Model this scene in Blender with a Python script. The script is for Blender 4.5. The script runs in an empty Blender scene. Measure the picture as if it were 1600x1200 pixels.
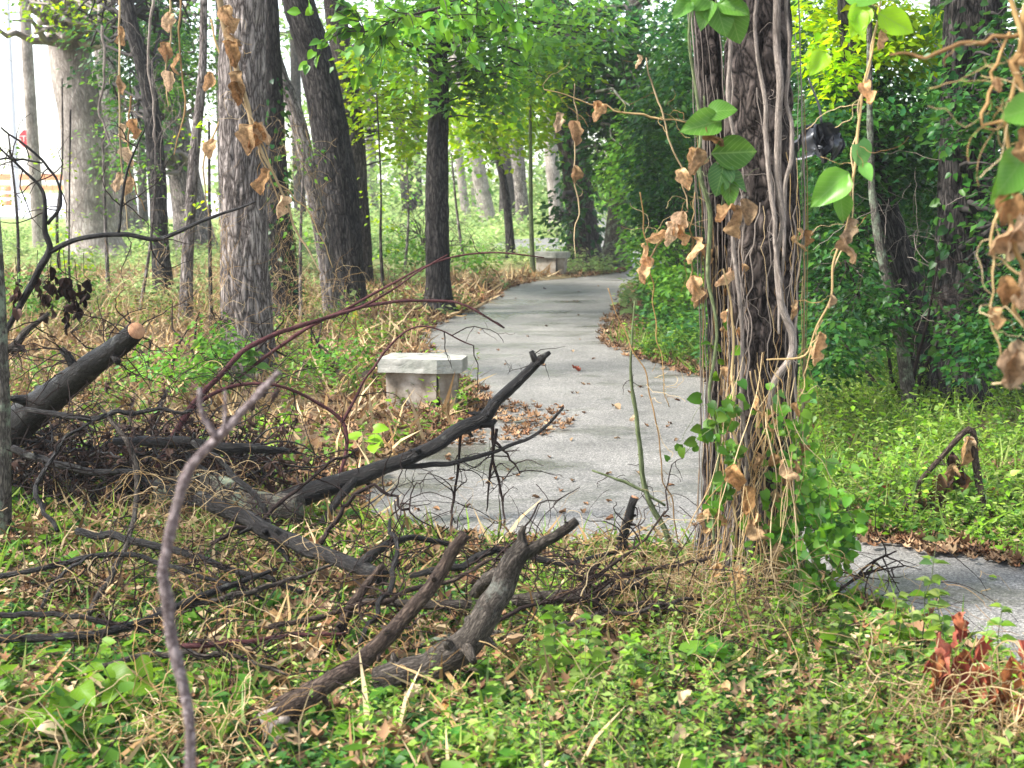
import bpy, bmesh, math
import numpy as np
from mathutils import Vector, Matrix

S = bpy.context.scene
rng = np.random.default_rng(11)

# ------------------------------------------------------------------ camera, world, sun, exposure
F = 2200.0            # focal length in photo pixels (1600 wide)
CH = 1.82             # eye height
PITCH = math.atan(325.0 / F)
cam_d = bpy.data.cameras.new('camera'); cam = bpy.data.objects.new('camera', cam_d)
S.collection.objects.link(cam); S.camera = cam
cam.location = (0, 0, CH); cam.rotation_euler = (math.pi/2 - PITCH, 0, 0)
cam_d.sensor_width = 36; cam_d.lens = 36*F/1600; cam_d.clip_start = .05; cam_d.clip_end = 2000
cam_d.dof.use_dof = True; cam_d.dof.focus_distance = 8.0; cam_d.dof.aperture_fstop = 5.0

SUN_EL, SUN_AZ = math.radians(48), math.radians(-104)   # azimuth measured from +Y towards +X: left and a little behind the camera
w = bpy.data.worlds.new('World'); S.world = w; w.use_nodes = True
nt = w.node_tree; nt.nodes.clear()
wo = nt.nodes.new('ShaderNodeOutputWorld'); bg = nt.nodes.new('ShaderNodeBackground')
sky = nt.nodes.new('ShaderNodeTexSky'); sky.sky_type = 'NISHITA'; sky.sun_disc = False
sky.sun_elevation = SUN_EL; sky.sun_rotation = SUN_AZ
sky.dust_density = .8; sky.ozone_density = 1.0; sky.air_density = 1.0
hs = nt.nodes.new('ShaderNodeHueSaturation'); hs.inputs['Saturation'].default_value = .52; hs.inputs['Value'].default_value = 1.0
nt.links.new(sky.outputs[0], hs.inputs['Color']); nt.links.new(hs.outputs[0], bg.inputs[0])
bg.inputs[1].default_value = 0.15; nt.links.new(bg.outputs[0], wo.inputs[0])
sd = bpy.data.lights.new('sun', 'SUN'); sun = bpy.data.objects.new('sun', sd); S.collection.objects.link(sun)
sd.energy = 3.2; sd.angle = math.radians(14); sd.color = (1, .965, .91)
sv = Vector((math.sin(SUN_AZ)*math.cos(SUN_EL), math.cos(SUN_AZ)*math.cos(SUN_EL), math.sin(SUN_EL)))
sun.rotation_euler = sv.to_track_quat('Z', 'Y').to_euler()
S.view_settings.view_transform = 'Standard'; S.view_settings.look = 'None'
S.view_settings.exposure = 1.78; S.view_settings.gamma = 1; S.view_settings.use_curve_mapping = False
S.render.engine = 'CYCLES'
S.cycles.max_bounces = 6; S.cycles.diffuse_bounces = 3; S.cycles.glossy_bounces = 2; S.cycles.transmission_bounces = 3
S.cycles.volume_bounces = 0; S.cycles.use_denoising = True; S.cycles.transparent_max_bounces = 6
S.cycles.caustics_reflective = False; S.cycles.caustics_refractive = False

# ------------------------------------------------------------------ geometry of the view: photo pixel -> point of the place
cp, sp = math.cos(PITCH), math.sin(PITCH)
def ray(px, py):
    u = (px-800)/F; v = (600-py)/F
    return np.array([u, cp+v*sp, -sp+v*cp])
def D(pg):                       # distance of the ground row pg
    r = ray(800, pg); return r[1]*CH/(-r[2])
def PY(px, py, Y):
    r = ray(px, py); t = Y/r[1]; return np.array([r[0]*t, Y, CH+r[2]*t])
def P(px, py, pg): return PY(px, py, D(pg))
def G(px, py): return P(px, py, py)
def W(wpx, p): return wpx*(p[1]*cp+(CH-p[2])*sp)/F
def proj(x, y, z=0.0):
    z = z-CH; d = y*cp-z*sp; return 800+F*x/d, 600-F*(y*sp+z*cp)/d

# ------------------------------------------------------------------ numeric helpers
_tab = np.random.default_rng(5).random(4096)
def _h(i, j, k): return _tab[(i*73856093 ^ j*19349663 ^ k*83492791) & 4095]
def noise(x, y, z=0.0):
    x, y, z = np.broadcast_arrays(np.asarray(x, float), np.asarray(y, float), np.asarray(z, float))
    i, j, k = np.floor(x).astype(np.int64), np.floor(y).astype(np.int64), np.floor(z).astype(np.int64)
    u, v, t = x-i, y-j, z-k
    u, v, t = u*u*(3-2*u), v*v*(3-2*v), t*t*(3-2*t)
    def L(a, b, q): return a+(b-a)*q
    return L(L(L(_h(i, j, k), _h(i+1, j, k), u), L(_h(i, j+1, k), _h(i+1, j+1, k), u), v),
             L(L(_h(i, j, k+1), _h(i+1, j, k+1), u), L(_h(i, j+1, k+1), _h(i+1, j+1, k+1), u), v), t)
def fbm(x, y, z=0.0, o=3):
    s = 0; a = .5; f = 1
    for _ in range(o):
        s = s+a*noise(x*f, y*f, np.asarray(z)*f); a *= .5; f *= 2.03
    return s/(1-.5**o)
def nrm(a):
    a = np.asarray(a, float); return a/np.maximum(np.linalg.norm(a, axis=-1, keepdims=True), 1e-9)
def spline(pts, n=12):
    p = np.asarray(pts, float)
    if len(p) == 2: p = np.array([p[0], (p[0]+p[1])/2, p[1]])
    q = np.vstack([2*p[0]-p[1], p, 2*p[-1]-p[-2]]); out = []
    t = np.linspace(0, 1, n, endpoint=False)[:, None]
    for a in range(1, len(q)-2):
        p0, p1, p2, p3 = q[a-1], q[a], q[a+1], q[a+2]
        out.append(.5*((2*p1)+(-p0+p2)*t+(2*p0-5*p1+4*p2-p3)*t*t+(-p0+3*p1-3*p2+p3)*t**3))
    out.append(p[-1:]); return np.vstack(out)

# ------------------------------------------------------------------ mesh helpers
class MB:
    def __init__(s): s.v = []; s.f = []; s.a = []; s.n = 0; s.mi = []
    def add(s, v, faces, attr=None, mi=0):
        v = np.asarray(v, float).reshape(-1, 3)
        s.v.append(v); s.a.append(v*0 if attr is None else attr)
        for f in faces:
            f = np.asarray(f, np.int64)
            if len(f): s.f.append(f+s.n); s.mi.append(np.full(len(f), mi))
        s.n += len(v); return s
    def mesh(s, name, mats, smooth=True):
        me = bpy.data.meshes.new(name)
        V = np.vstack(s.v); me.vertices.add(len(V)); me.vertices.foreach_set('co', V.astype(np.float32).ravel())
        nl = sum(f.size for f in s.f); npoly = sum(len(f) for f in s.f)
        me.loops.add(nl); me.loops.foreach_set('vertex_index', np.concatenate([f.ravel() for f in s.f]).astype(np.int32))
        me.polygons.add(npoly); tot = np.concatenate([np.full(len(f), f.shape[1]) for f in s.f])
        st = np.concatenate([[0], np.cumsum(tot)[:-1]]).astype(np.int32)
        me.polygons.foreach_set('loop_start', st)
        me.polygons.foreach_set('material_index', np.concatenate(s.mi).astype(np.int32))
        me.polygons.foreach_set('use_smooth', np.full(npoly, smooth))
        at = me.attributes.new('bc', 'FLOAT_VECTOR', 'POINT'); at.data.foreach_set('vector', np.vstack(s.a).astype(np.float32).ravel())
        for m in (mats if isinstance(mats, (list, tuple)) else [mats]): me.materials.append(m)
        me.update(calc_edges=True); return me
    def obj(s, name, mats, parent=None, smooth=True):
        return link(name, s.mesh(name, mats, smooth), parent)
def link(name, data, parent=None):
    o = bpy.data.objects.new(name, data); S.collection.objects.link(o)
    if parent is not None:
        o.parent = parent
        if parent.type == 'EMPTY' or True:
            o.matrix_parent_inverse = Matrix.Translation(-parent.location) if parent.parent is None else Matrix.Identity(4)
    return o
def tag(o, label=None, cat=None, group=None, kind=None):
    if label: o['label'] = label
    if cat: o['category'] = cat
    if group: o['group'] = group
    if kind: o['kind'] = kind
    return o
def thing(name, loc, label, cat, group=None):
    o = bpy.data.objects.new(name, None); S.collection.objects.link(o); o.location = [float(c) for c in loc]
    o.empty_display_size = .1
    return tag(o, label, cat, group)

def tube(pts, rad, sides=8, ds=.05, ridge=None, flare=0, cap=True, wob=0, zcoarse=None, seed=0):
    """-> verts, faces, attr. ridge=(amp, freq_round, freq_along)"""
    pr = np.hstack([np.asarray(pts, float), np.asarray(rad, float)[:, None]])
    q = spline(pr, 14); c = q[:, :3]; seg = np.linalg.norm(np.diff(c, axis=0), axis=1); s = np.concatenate([[0], np.cumsum(seg)])
    if zcoarse:
        a = np.concatenate([np.arange(0, min(zcoarse, s[-1]), ds), np.arange(min(zcoarse, s[-1]), s[-1], .3), [s[-1]]])
    else: a = np.linspace(0, s[-1], max(3, int(s[-1]/ds)+1))
    c = np.stack([np.interp(a, s, c[:, i]) for i in range(3)], 1); r = np.maximum(np.interp(a, s, q[:, 3]), 1e-4)
    if wob:
        for i in range(3): c[:, i] += wob*(noise(a*3/max(.2, s[-1])*4, 7.3*i+seed*3.1, seed)-.5)*np.minimum(1, a/(.15*s[-1]+1e-6))
    t = nrm(np.gradient(c, axis=0)); m = np.abs(t.mean(0)); ref = np.eye(3)[np.argmin(m)]
    u = nrm(np.cross(np.broadcast_to(ref, t.shape), t)); v = np.cross(t, u)
    th = np.linspace(0, 2*np.pi, sides, endpoint=False); ct, st_ = np.cos(th), np.sin(th)
    R = r[:, None]*np.ones(sides)
    if flare: R = R*(1+flare*np.exp(-a/.16)[:, None]*(.55+.9*noise(ct*1.6+seed, st_*1.6+9, 3)[None, :]))
    A0 = np.stack([ct[None, :]*r[:, None], st_[None, :]*r[:, None], np.broadcast_to(a[:, None], R.shape)], -1)
    if ridge:
        am, fr, fz = ridge
        X, Y_, Z = A0[..., 0]*fr+seed*5.7, A0[..., 1]*fr, A0[..., 2]*fz
        wz = (noise(X*.35, Y_*.35, Z*.8)-.5)*1.6
        n1 = np.minimum(1, np.abs(2*noise(X+wz, Y_+wz, Z)-1)*2.6); n2 = noise(X*2.1+9, Y_*2.1, Z*3.2)
        R = R+am*((n1-.7)+(n2-.5)*.55)
        R = R*(1+.05*(noise(ct*1.2+seed, st_*1.2, a[:, None]*1.3)-.5)*2)
    V = c[:, None, :]+R[..., None]*(ct[None, :, None]*u[:, None, :]+st_[None, :, None]*v[:, None, :])
    n, k = len(a), sides; i = np.arange(n-1)[:, None]*k; j = np.arange(k)[None, :]; j2 = (j+1) % k
    f = np.stack([i+j, i+j2, i+k+j2, i+k+j], -1).reshape(-1, 4)
    V = V.reshape(-1, 3); A = A0.reshape(-1, 3); fs = [f]
    if cap:
        V = np.vstack([V, c[-1:], c[:1]]); A = np.vstack([A, [[0, 0, a[-1]]], [[0, 0, 0]]])
        e = (n-1)*k; jj = np.arange(k); fs.append(np.stack([e+jj, e+(jj+1) % k, np.full(k, n*k)], 1))
        fs.append(np.stack([(jj+1) % k, jj, np.full(k, n*k+1)], 1))
    return V, fs, A
def strands(mb, C, R, sides=3):
    """C (N,K,3) centre lines, R (N,K) radii"""
    N, K, _ = C.shape; t = nrm(np.gradient(C, axis=1)); ref = nrm(rng.normal(size=(N, 1, 3)))
    u = nrm(np.cross(np.broadcast_to(ref, t.shape), t)); v = np.cross(t, u)
    th = np.arange(sides)*2*np.pi/sides
    V = C[:, :, None, :]+R[:, :, None, None]*(np.cos(th)[None, None, :, None]*u[:, :, None, :]+np.sin(th)[None, None, :, None]*v[:, :, None, :])
    b = (np.arange(N)[:, None, None]*K+np.arange(K-1)[None, :, None])*sides; j = np.arange(sides)[None, None, :]; j2 = (j+1) % sides
    f = np.stack([b+j, b+j2, b+sides+j2, b+sides+j], -1).reshape(-1, 4)
    mb.add(V.reshape(-1, 3), [f], V.reshape(-1, 3)*0); return mb
def walk(start, d, K, step, wob=.5, grav=0.0, floor=None):
    N = len(start); C = np.zeros((N, K, 3)); C[:, 0] = start; d = nrm(d); step = np.broadcast_to(step, (N,))
    for k in range(1, K):
        d = nrm(d+rng.normal(size=(N, 3))*wob+np.array([0, 0, -grav]))
        C[:, k] = C[:, k-1]+d*step[:, None]
        if floor is not None: C[:, k, 2] = np.maximum(C[:, k, 2], floor)
    return C
# leaf templates (x across, y along, z up)
T_OV = (np.array([[0, 0, 0], [-.3, .38, .07], [.3, .38, .07], [0, 1, -.1], [0, .45, 0]]), np.array([[0, 4, 1], [0, 2, 4], [4, 3, 1], [4, 2, 3]]))
T_Q = (np.array([[0, 0, 0], [-.33, .45, .08], [0, 1, -.06], [.33, .45, .08]]), np.array([[0, 2, 1], [0, 3, 2]]))
T_HEART = (np.array([[0, 0, 0], [-.3, -.08, .04], [-.46, .25, .1], [-.3, .65, .05], [0, 1, -.1], [.3, .65, .05], [.46, .25, .1], [.3, -.08, .04], [0, .4, -.01]]),
           np.array([[8, 0, 1], [8, 1, 2], [8, 2, 3], [8, 3, 4], [8, 4, 5], [8, 5, 6], [8, 6, 7], [8, 7, 0]]))
T_LOBE = (np.array([[0, 0, 0], [-.12, .15, .05], [-.42, .12, .14], [-.26, .38, .02], [-.5, .62, .2], [-.2, .62, .0], [0, 1, .12], [.22, .6, -.04], [.48, .66, .12], [.25, .36, .03], [.42, .1, .2], [.12, .15, .02], [0, .42, -.05]]),
          np.array([[12, a, (a+1) % 12] for a in range(12)])[:, [0, 2, 1]])
T_BLADE = (np.array([[-.03, 0, 0], [.03, 0, 0], [-.025, .5, .03], [.025, .5, .03], [0, 1, -.12]]), np.array([[0, 1, 3], [0, 3, 2], [2, 3, 4]]))
def leaves(mb, pos, d, n, size, T=T_OV, width=1.0, curl=None, mi=0):
    V0, F0 = T; N = len(pos); d = nrm(d); x = nrm(np.cross(d, n)); z = np.cross(x, d)
    size = np.broadcast_to(size, (N,)); k = len(V0)
    tv = np.broadcast_to(V0, (N, k, 3)).copy(); tv[..., 0] *= np.broadcast_to(width, (N,))[:, None]
    if curl is not None: tv[..., 2] += np.broadcast_to(curl, (N,))[:, None]*(tv[..., 0]**2*1.5+(tv[..., 1]-.5)**2)
    V = pos[:, None, :]+size[:, None, None]*(tv[..., 0:1]*x[:, None]+tv[..., 1:2]*d[:, None]+tv[..., 2:3]*z[:, None])
    f = (np.arange(N)[:, None, None]*k+F0[None]).reshape(-1, F0.shape[1])
    mb.add(V.reshape(-1, 3), [f], np.tile(V0, (N, 1)), mi); return mb
def rdir(n, zs=1.0):
    v = rng.normal(size=(n, 3)); v[:, 2] *= zs; return nrm(v)
def mat_frame(pos, d, n, size):
    d = nrm(np.array(d, float)); x = nrm(np.cross(d, n)); z = np.cross(x, d); s = size
    return Matrix(((x[0]*s, d[0]*s, z[0]*s, pos[0]), (x[1]*s, d[1]*s, z[1]*s, pos[1]), (x[2]*s, d[2]*s, z[2]*s, pos[2]), (0, 0, 0, 1)))

# ------------------------------------------------------------------ materials
def base_mat(name):
    m = bpy.data.materials.new(name); m.use_nodes = True; t = m.node_tree; t.nodes.clear()
    return m, t, (lambda k, **kw: _node(t, k, kw)), t.links.new
def _node(t, k, kw):
    n = t.nodes.new('ShaderNode'+k)
    for a, b in kw.items():
        if a in n.inputs.keys(): n.inputs[a].default_value = b
        else: setattr(n, a, b)
    return n
def ramp(t, stops, interp='LINEAR'):
    r = t.nodes.new('ShaderNodeValToRGB'); r.color_ramp.interpolation = interp; e = r.color_ramp.elements
    while len(e) < len(stops): e.new(.5)
    for q, (p, c) in zip(e, stops): q.position = p; q.color = (*c, 1)
    return r
def leaf_mat(name, cols, transl=.35, rough=.5, clump=1.2, vein=False, tgain=1.5, spec=.2, mottle=0):
    m, t, N, L = base_mat(name)
    g = N('NewGeometry'); oi = N('ObjectInfo'); ad = N('Math', operation='ADD'); fr = N('Math', operation='FRACT')
    L(g.outputs['Random Per Island'], ad.inputs[0]); L(oi.outputs['Random'], ad.inputs[1]); L(ad.outputs[0], fr.inputs[0])
    r = ramp(t, [(i/max(1, len(cols)-1), c) for i, c in enumerate(cols)]); L(fr.outputs[0], r.inputs[0])
    no = N('TexNoise', Scale=clump, Detail=2.0); L(g.outputs['Position'], no.inputs['Vector'])
    mr = N('MapRange'); L(no.outputs['Fac'], mr.inputs[0])
    mr.inputs[1].default_value = .3; mr.inputs[2].default_value = .7; mr.inputs[3].default_value = .42; mr.inputs[4].default_value = 1.5
    hv = N('HueSaturation'); hv.inputs['Saturation'].default_value = 1.12; L(mr.outputs[0], hv.inputs['Value']); L(r.outputs[0], hv.inputs['Color'])
    col = hv.outputs[0]
    at = N('Attribute', attribute_name='bc')
    sx = N('SeparateXYZ'); L(at.outputs['Vector'], sx.inputs[0])
    ab = N('Math', operation='ABSOLUTE'); L(sx.outputs[0], ab.inputs[0])
    if vein:
        w1 = N('Math', operation='MULTIPLY_ADD'); L(ab.outputs[0], w1.inputs[0]); w1.inputs[1].default_value = -1.1; L(sx.outputs[1], w1.inputs[2])
        w2 = N('Math', operation='MULTIPLY'); L(w1.outputs[0], w2.inputs[0]); w2.inputs[1].default_value = 7
        w3 = N('Math', operation='PINGPONG'); L(w2.outputs[0], w3.inputs[0]); w3.inputs[1].default_value = .5
        mn = N('Math', operation='MINIMUM'); mu = N('Math', operation='MULTIPLY'); L(ab.outputs[0], mu.inputs[0]); mu.inputs[1].default_value = 4
        L(w3.outputs[0], mn.inputs[0]); L(mu.outputs[0], mn.inputs[1])
        vr = N('MapRange'); L(mn.outputs[0], vr.inputs[0]); vr.inputs[1].default_value = 0; vr.inputs[2].default_value = .09; vr.inputs[3].default_value = .45; vr.inputs[4].default_value = 0
        mx = N('Mix', data_type='RGBA'); L(vr.outputs[0], mx.inputs[0]); L(col, mx.inputs[6]); mx.inputs[7].default_value = (.22, .34, .1, 1); col = mx.outputs[2]
        n2 = N('TexNoise', Scale=60.0, Detail=3.0); L(g.outputs['Position'], n2.inputs['Vector'])
        m2 = N('Mix', data_type='RGBA', blend_type='MULTIPLY'); m2.inputs[0].default_value = .5; L(col, m2.inputs[6]); L(n2.outputs['Color'], m2.inputs[7])
    if mottle:
        n5 = N('TexNoise', Scale=55.0, Detail=6.0, Roughness=.7); L(g.outputs['Position'], n5.inputs['Vector'])
        r5 = ramp(t, [(.34, (1-mottle,)*3), (.62, (1.15,)*3)]); L(n5.outputs['Fac'], r5.inputs[0])
        m5 = N('Mix', data_type='RGBA', blend_type='MULTIPLY'); m5.inputs[0].default_value = 1; L(col, m5.inputs[6]); L(r5.outputs[0], m5.inputs[7]); col = m5.outputs[2]
    pb = N('BsdfPrincipled', Roughness=rough); pb.inputs['Specular IOR Level'].default_value = spec
    L(col, pb.inputs['Base Color'])
    o = N('OutputMaterial')
    if transl > 0:
        tr = N('BsdfTranslucent'); hg = N('HueSaturation'); hg.inputs['Hue'].default_value = .485; hg.inputs['Value'].default_value = tgain; L(col, hg.inputs['Color']); L(hg.outputs[0], tr.inputs[0])
        mix = N('MixShader'); mix.inputs[0].default_value = transl; L(pb.outputs[0], mix.inputs[1]); L(tr.outputs[0], mix.inputs[2]); L(mix.outputs[0], o.inputs[0])
    else: L(pb.outputs[0], o.inputs[0])
    return m
def bark_mat(name, dark, light, fr=30, fz=5, bump=.6, dist=.012, lichen=None, lamt=.5, rough=.85, wet=False):
    m, t, N, L = base_mat(name); at = N('Attribute', attribute_name='bc')
    mp = N('Mapping'); mp.inputs['Scale'].default_value = (fr, fr, fz); L(at.outputs['Vector'], mp.inputs[0])
    oi = N('ObjectInfo'); L(oi.outputs['Location'], mp.inputs['Location'])
    nz = N('TexNoise', Scale=1.0, Detail=6.0, Roughness=.6, Distortion=.7); L(mp.outputs[0], nz.inputs['Vector'])
    vo = N('TexVoronoi', Scale=1.0, feature='DISTANCE_TO_EDGE'); L(mp.outputs[0], vo.inputs['Vector'])
    q1 = N('Math', operation='MULTIPLY_ADD'); L(nz.outputs['Fac'], q1.inputs[0]); q1.inputs[1].default_value = 2; q1.inputs[2].default_value = -1
    q2 = N('Math', operation='ABSOLUTE'); L(q1.outputs[0], q2.inputs[0]); q3 = N('Math', operation='MULTIPLY'); L(q2.outputs[0], q3.inputs[0]); q3.inputs[1].default_value = 2.6; q3.use_clamp = True
    v2 = N('Math', operation='MULTIPLY'); L(vo.outputs['Distance'], v2.inputs[0]); v2.inputs[1].default_value = 3.2; v2.use_clamp = True
    q4 = N('Math', operation='MINIMUM'); L(q3.outputs[0], q4.inputs[0]); L(v2.outputs[0], q4.inputs[1])
    mh = N('Mapping'); mh.inputs['Scale'].default_value = (fr*5, fr*5, fz*6); L(at.outputs['Vector'], mh.inputs[0]); nh = N('TexNoise', Scale=1.0, Detail=4.0, Roughness=.7); L(mh.outputs[0], nh.inputs['Vector'])
    mu = N('Math', operation='MULTIPLY_ADD'); L(nh.outputs['Fac'], mu.inputs[0]); mu.inputs[1].default_value = .7; L(q4.outputs[0], mu.inputs[2])
    r = ramp(t, [(.35, dark), (.62, tuple(a*.5+b*.5 for a, b in zip(dark, light))), (1.0, light)]); L(mu.outputs[0], r.inputs[0])
    g = N('NewGeometry'); n3 = N('TexNoise', Scale=2.2, Detail=5.0, Roughness=.65); L(g.outputs['Position'], n3.inputs['Vector'])
    r3 = ramp(t, [(.3, (.5, .48, .45)), (.5, (.95, .92, .9)), (.7, (1.3, 1.26, 1.2))]); L(n3.outputs['Fac'], r3.inputs[0])
    mm = N('Mix', data_type='RGBA', blend_type='MULTIPLY'); mm.inputs[0].default_value = 1; L(r.outputs[0], mm.inputs[6]); L(r3.outputs[0], mm.inputs[7])
    col = mm.outputs[2]
    if lichen:
        n4 = N('TexNoise', Scale=9.0, Detail=6.0, Roughness=.7); L(g.outputs['Position'], n4.inputs['Vector'])
        r4 = ramp(t, [(.66-.2*lamt, (0, 0, 0)), (.74-.16*lamt, (1, 1, 1))]); L(n4.outputs['Fac'], r4.inputs[0])
        ml = N('Mix', data_type='RGBA'); fm = N('Math', operation='MULTIPLY'); L(r4.outputs[0], fm.inputs[0]); fm.inputs[1].default_value = .8
        L(fm.outputs[0], ml.inputs[0]); L(col, ml.inputs[6]); ml.inputs[7].default_value = (*lichen, 1); col = ml.outputs[2]
    pb = N('BsdfPrincipled', Roughness=.45 if wet else rough); pb.inputs['Specular IOR Level'].default_value = .2 if wet else .12
    L(col, pb.inputs['Base Color'])
    bp = N('Bump', Strength=bump, Distance=dist); L(mu.outputs[0], bp.inputs['Height']); L(bp.outputs[0], pb.inputs['Normal'])
    o = N('OutputMaterial'); L(pb.outputs[0], o.inputs[0]); return m
def noise_mat(name, stops, scale=3, rough=.85, bump=.3, dist=.02, detail=8, metallic=0, spec=.2):
    m, t, N, L = base_mat(name); g = N('NewGeometry'); nz = N('TexNoise', Scale=scale, Detail=float(detail), Roughness=.65); L(g.outputs['Position'], nz.inputs['Vector'])
    r = ramp(t, stops); L(nz.outputs['Fac'], r.inputs[0]); pb = N('BsdfPrincipled', Roughness=rough, Metallic=metallic); pb.inputs['Specular IOR Level'].default_value = spec
    L(r.outputs[0], pb.inputs['Base Color']); bp = N('Bump', Strength=bump, Distance=dist); L(nz.outputs['Fac'], bp.inputs['Height']); L(bp.outputs[0], pb.inputs['Normal'])
    o = N('OutputMaterial'); L(pb.outputs[0], o.inputs[0]); return m

M = {}
M['bark_grey'] = bark_mat('bark_grey', (.045, .036, .032), (.40, .355, .33), 17, 3.4, .9, .02)
M['bark_brown'] = bark_mat('bark_brown', (.018, .015, .013), (.14, .122, .108), 18, 4, .9, .02)
M['bark_dark'] = bark_mat('bark_dark', (.007, .006, .0055), (.1, .09, .084), 19, 3.8, .9, .02)
M['bark_main'] = bark_mat('bark_main', (.007, .0055, .005), (.115, .094, .084), 20, 8, 1, .012, (.2, .2, .17), .1)
M['bark_pale'] = bark_mat('bark_pale', (.2, .17, .15), (.42, .38, .35), 10, 3, .4, .015, (.12, .1, .085), .3)
M['bark_lichen'] = bark_mat('bark_lichen', (.04, .035, .03), (.2, .18, .15), 40, 9, .8, .01, (.22, .26, .18), .8)
M['dead_wet'] = bark_mat('dead_wet', (.004, .0035, .003), (.034, .029, .026), 60, 12, 1, .007, (.1, .1, .085), .3, wet=True)
M['dead_grey'] = bark_mat('dead_grey', (.018, .015, .012), (.13, .112, .095), 60, 14, .9, .006, (.15, .155, .13), .3)
M['dead_brown'] = bark_mat('dead_brown', (.016, .011, .009), (.12, .088, .068), 60, 14, .8, .006)
M['stick'] = bark_mat('stick', (.1, .075, .075), (.4, .345, .34), 60, 40, .9, .005, (.16, .13, .12), .7)
M['twig'] = bark_mat('twig', (.012, .008, .007), (.05, .034, .03), 90, 20, .5, .003)
M['twig_red'] = bark_mat('twig_red', (.04, .014, .016), (.12, .05, .05), 90, 20, .5, .003)
M['vine_grey'] = bark_mat('vine_grey', (.13, .11, .095), (.36, .31, .27), 90, 12, .5, .003)
M['vine_green'] = bark_mat('vine_green', (.07, .09, .04), (.2, .24, .12), 90, 12, .5, .003)
M['straw'] = leaf_mat('straw', [(.26, .17, .08), (.42, .31, .17), (.52, .41, .26), (.18, .11, .055), (.34, .22, .11)], .1, .75, 1.5)
M['straw_dark'] = leaf_mat('straw_dark', [(.2, .12, .06), (.34, .22, .11), (.12, .08, .045)], 0, .8, 1.5)
M['dry_leaf'] = leaf_mat('dry_leaf', [(.42, .27, .14), (.56, .39, .23), (.3, .18, .09), (.6, .46, .31), (.46, .26, .12)], .3, .85, 1, spec=.1, mottle=.6)
M['black_leaf'] = leaf_mat('black_leaf', [(.03, .018, .012), (.07, .04, .03), (.02, .013, .01)], .05, .7, 1)
M['red_leaf'] = leaf_mat('red_leaf', [(.3, .085, .06), (.4, .17, .12), (.2, .055, .04), (.34, .17, .08)], .25, .75, 1, mottle=.5)
M['litter'] = leaf_mat('litter', [(.17, .1, .06), (.26, .165, .1), (.11, .065, .042), (.34, .245, .155), (.2, .105, .06), (.065, .042, .03)], .05, .75, 2.5, spec=.1)
M['litter_pale'] = leaf_mat('litter_pale', [(.34, .25, .15), (.46, .37, .24), (.24, .16, .09), (.36, .25, .15)], .1, .8, 2.5)
M['hero'] = leaf_mat('hero', [(.11, .24, .05), (.15, .31, .07), (.1, .22, .075)], .3, .35, 1, vein=True)
M['hero_bright'] = leaf_mat('hero_bright', [(.22, .4, .05), (.26, .44, .07)], .45, .4, 1, vein=True)
M['lf_yellow'] = leaf_mat('lf_yellow', [(.2, .35, .035), (.28, .42, .045), (.14, .29, .035), (.36, .43, .05), (.1, .23, .04)], .5, .45, 1.1, tgain=1.7)
M['lf_fresh'] = leaf_mat('lf_fresh', [(.1, .24, .04), (.17, .34, .05), (.07, .19, .05), (.2, .36, .06), (.12, .25, .1)], .42, .38, 1.1, tgain=1.7)
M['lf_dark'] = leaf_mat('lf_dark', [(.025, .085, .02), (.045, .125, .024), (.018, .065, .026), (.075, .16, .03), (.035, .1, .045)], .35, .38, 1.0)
M['lf_mid'] = leaf_mat('lf_mid', [(.08, .19, .035), (.13, .26, .045), (.055, .15, .035), (.17, .28, .05)], .4, .45, 1.2)
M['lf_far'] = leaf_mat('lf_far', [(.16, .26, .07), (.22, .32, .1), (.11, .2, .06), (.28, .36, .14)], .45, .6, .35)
M['gc_green'] = leaf_mat('gc_green', [(.1, .2, .03), (.16, .28, .04), (.06, .14, .03), (.25, .35, .07), (.12, .22, .08)], .3, .42, 2.2)
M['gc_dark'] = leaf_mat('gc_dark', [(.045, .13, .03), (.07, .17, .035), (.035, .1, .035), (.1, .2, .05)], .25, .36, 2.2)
M['gc_bright'] = leaf_mat('gc_bright', [(.15, .27, .05), (.23, .34, .07), (.1, .21, .04), (.32, .38, .13), (.17, .28, .09)], .4, .45, 1.6)
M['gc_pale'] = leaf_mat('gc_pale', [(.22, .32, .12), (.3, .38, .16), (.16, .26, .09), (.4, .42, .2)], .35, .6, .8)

# ------------------------------------------------------------------ setting: path outline
def poly(pts): return np.array([G(*p)[:2] for p in pts])
right_edge = [(3400, 1120), (2300, 1010), (1900, 935), (1720, 900), (1600, 881), (1520, 864), (1440, 851), (1380, 842), (1320, 836), (1262, 824), (1225, 790), (1195, 720), (1160, 650), (1115, 597), (1060, 578), (1000, 558), (962, 540), (948, 522), (957, 498), (975, 472), (984, 452), (996, 441),
              (1030, 431), (1042, 410), (1015, 396), (975, 386), (962, 360), (957, 338), (945, 329), (925, 330)]
left_edge = [(918, 346), (926, 364), (905, 372), (850, 372), (800, 375), (770, 385), (785, 397), (850, 401), (930, 403), (968, 407), (985, 416), (975, 425), (930, 431), (880, 436), (830, 441), (793, 452), (765, 472), (735, 486), (700, 498), (668, 513), (655, 532), (668, 560), (700, 590), (742, 610), (740, 650), (690, 690),
             (640, 716), (600, 745), (570, 775), (590, 815), (680, 838), (800, 846), (920, 852), (1060, 868), (1180, 890), (1290, 925), (1400, 958), (1500, 1000), (1600, 1058), (1700, 1130), (1850, 1240), (2050, 1400), (2700, 1640)]
path_raw = poly(right_edge+left_edge)
closed = np.vstack([path_raw, path_raw[:1]])
dense = spline(closed, 8)[:-1]
dense = dense+np.stack([noise(dense[:, 0]*4, dense[:, 1]*4, 1)-.5, noise(dense[:, 0]*4, dense[:, 1]*4, 8)-.5], 1)*.05
PATH = dense
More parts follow.
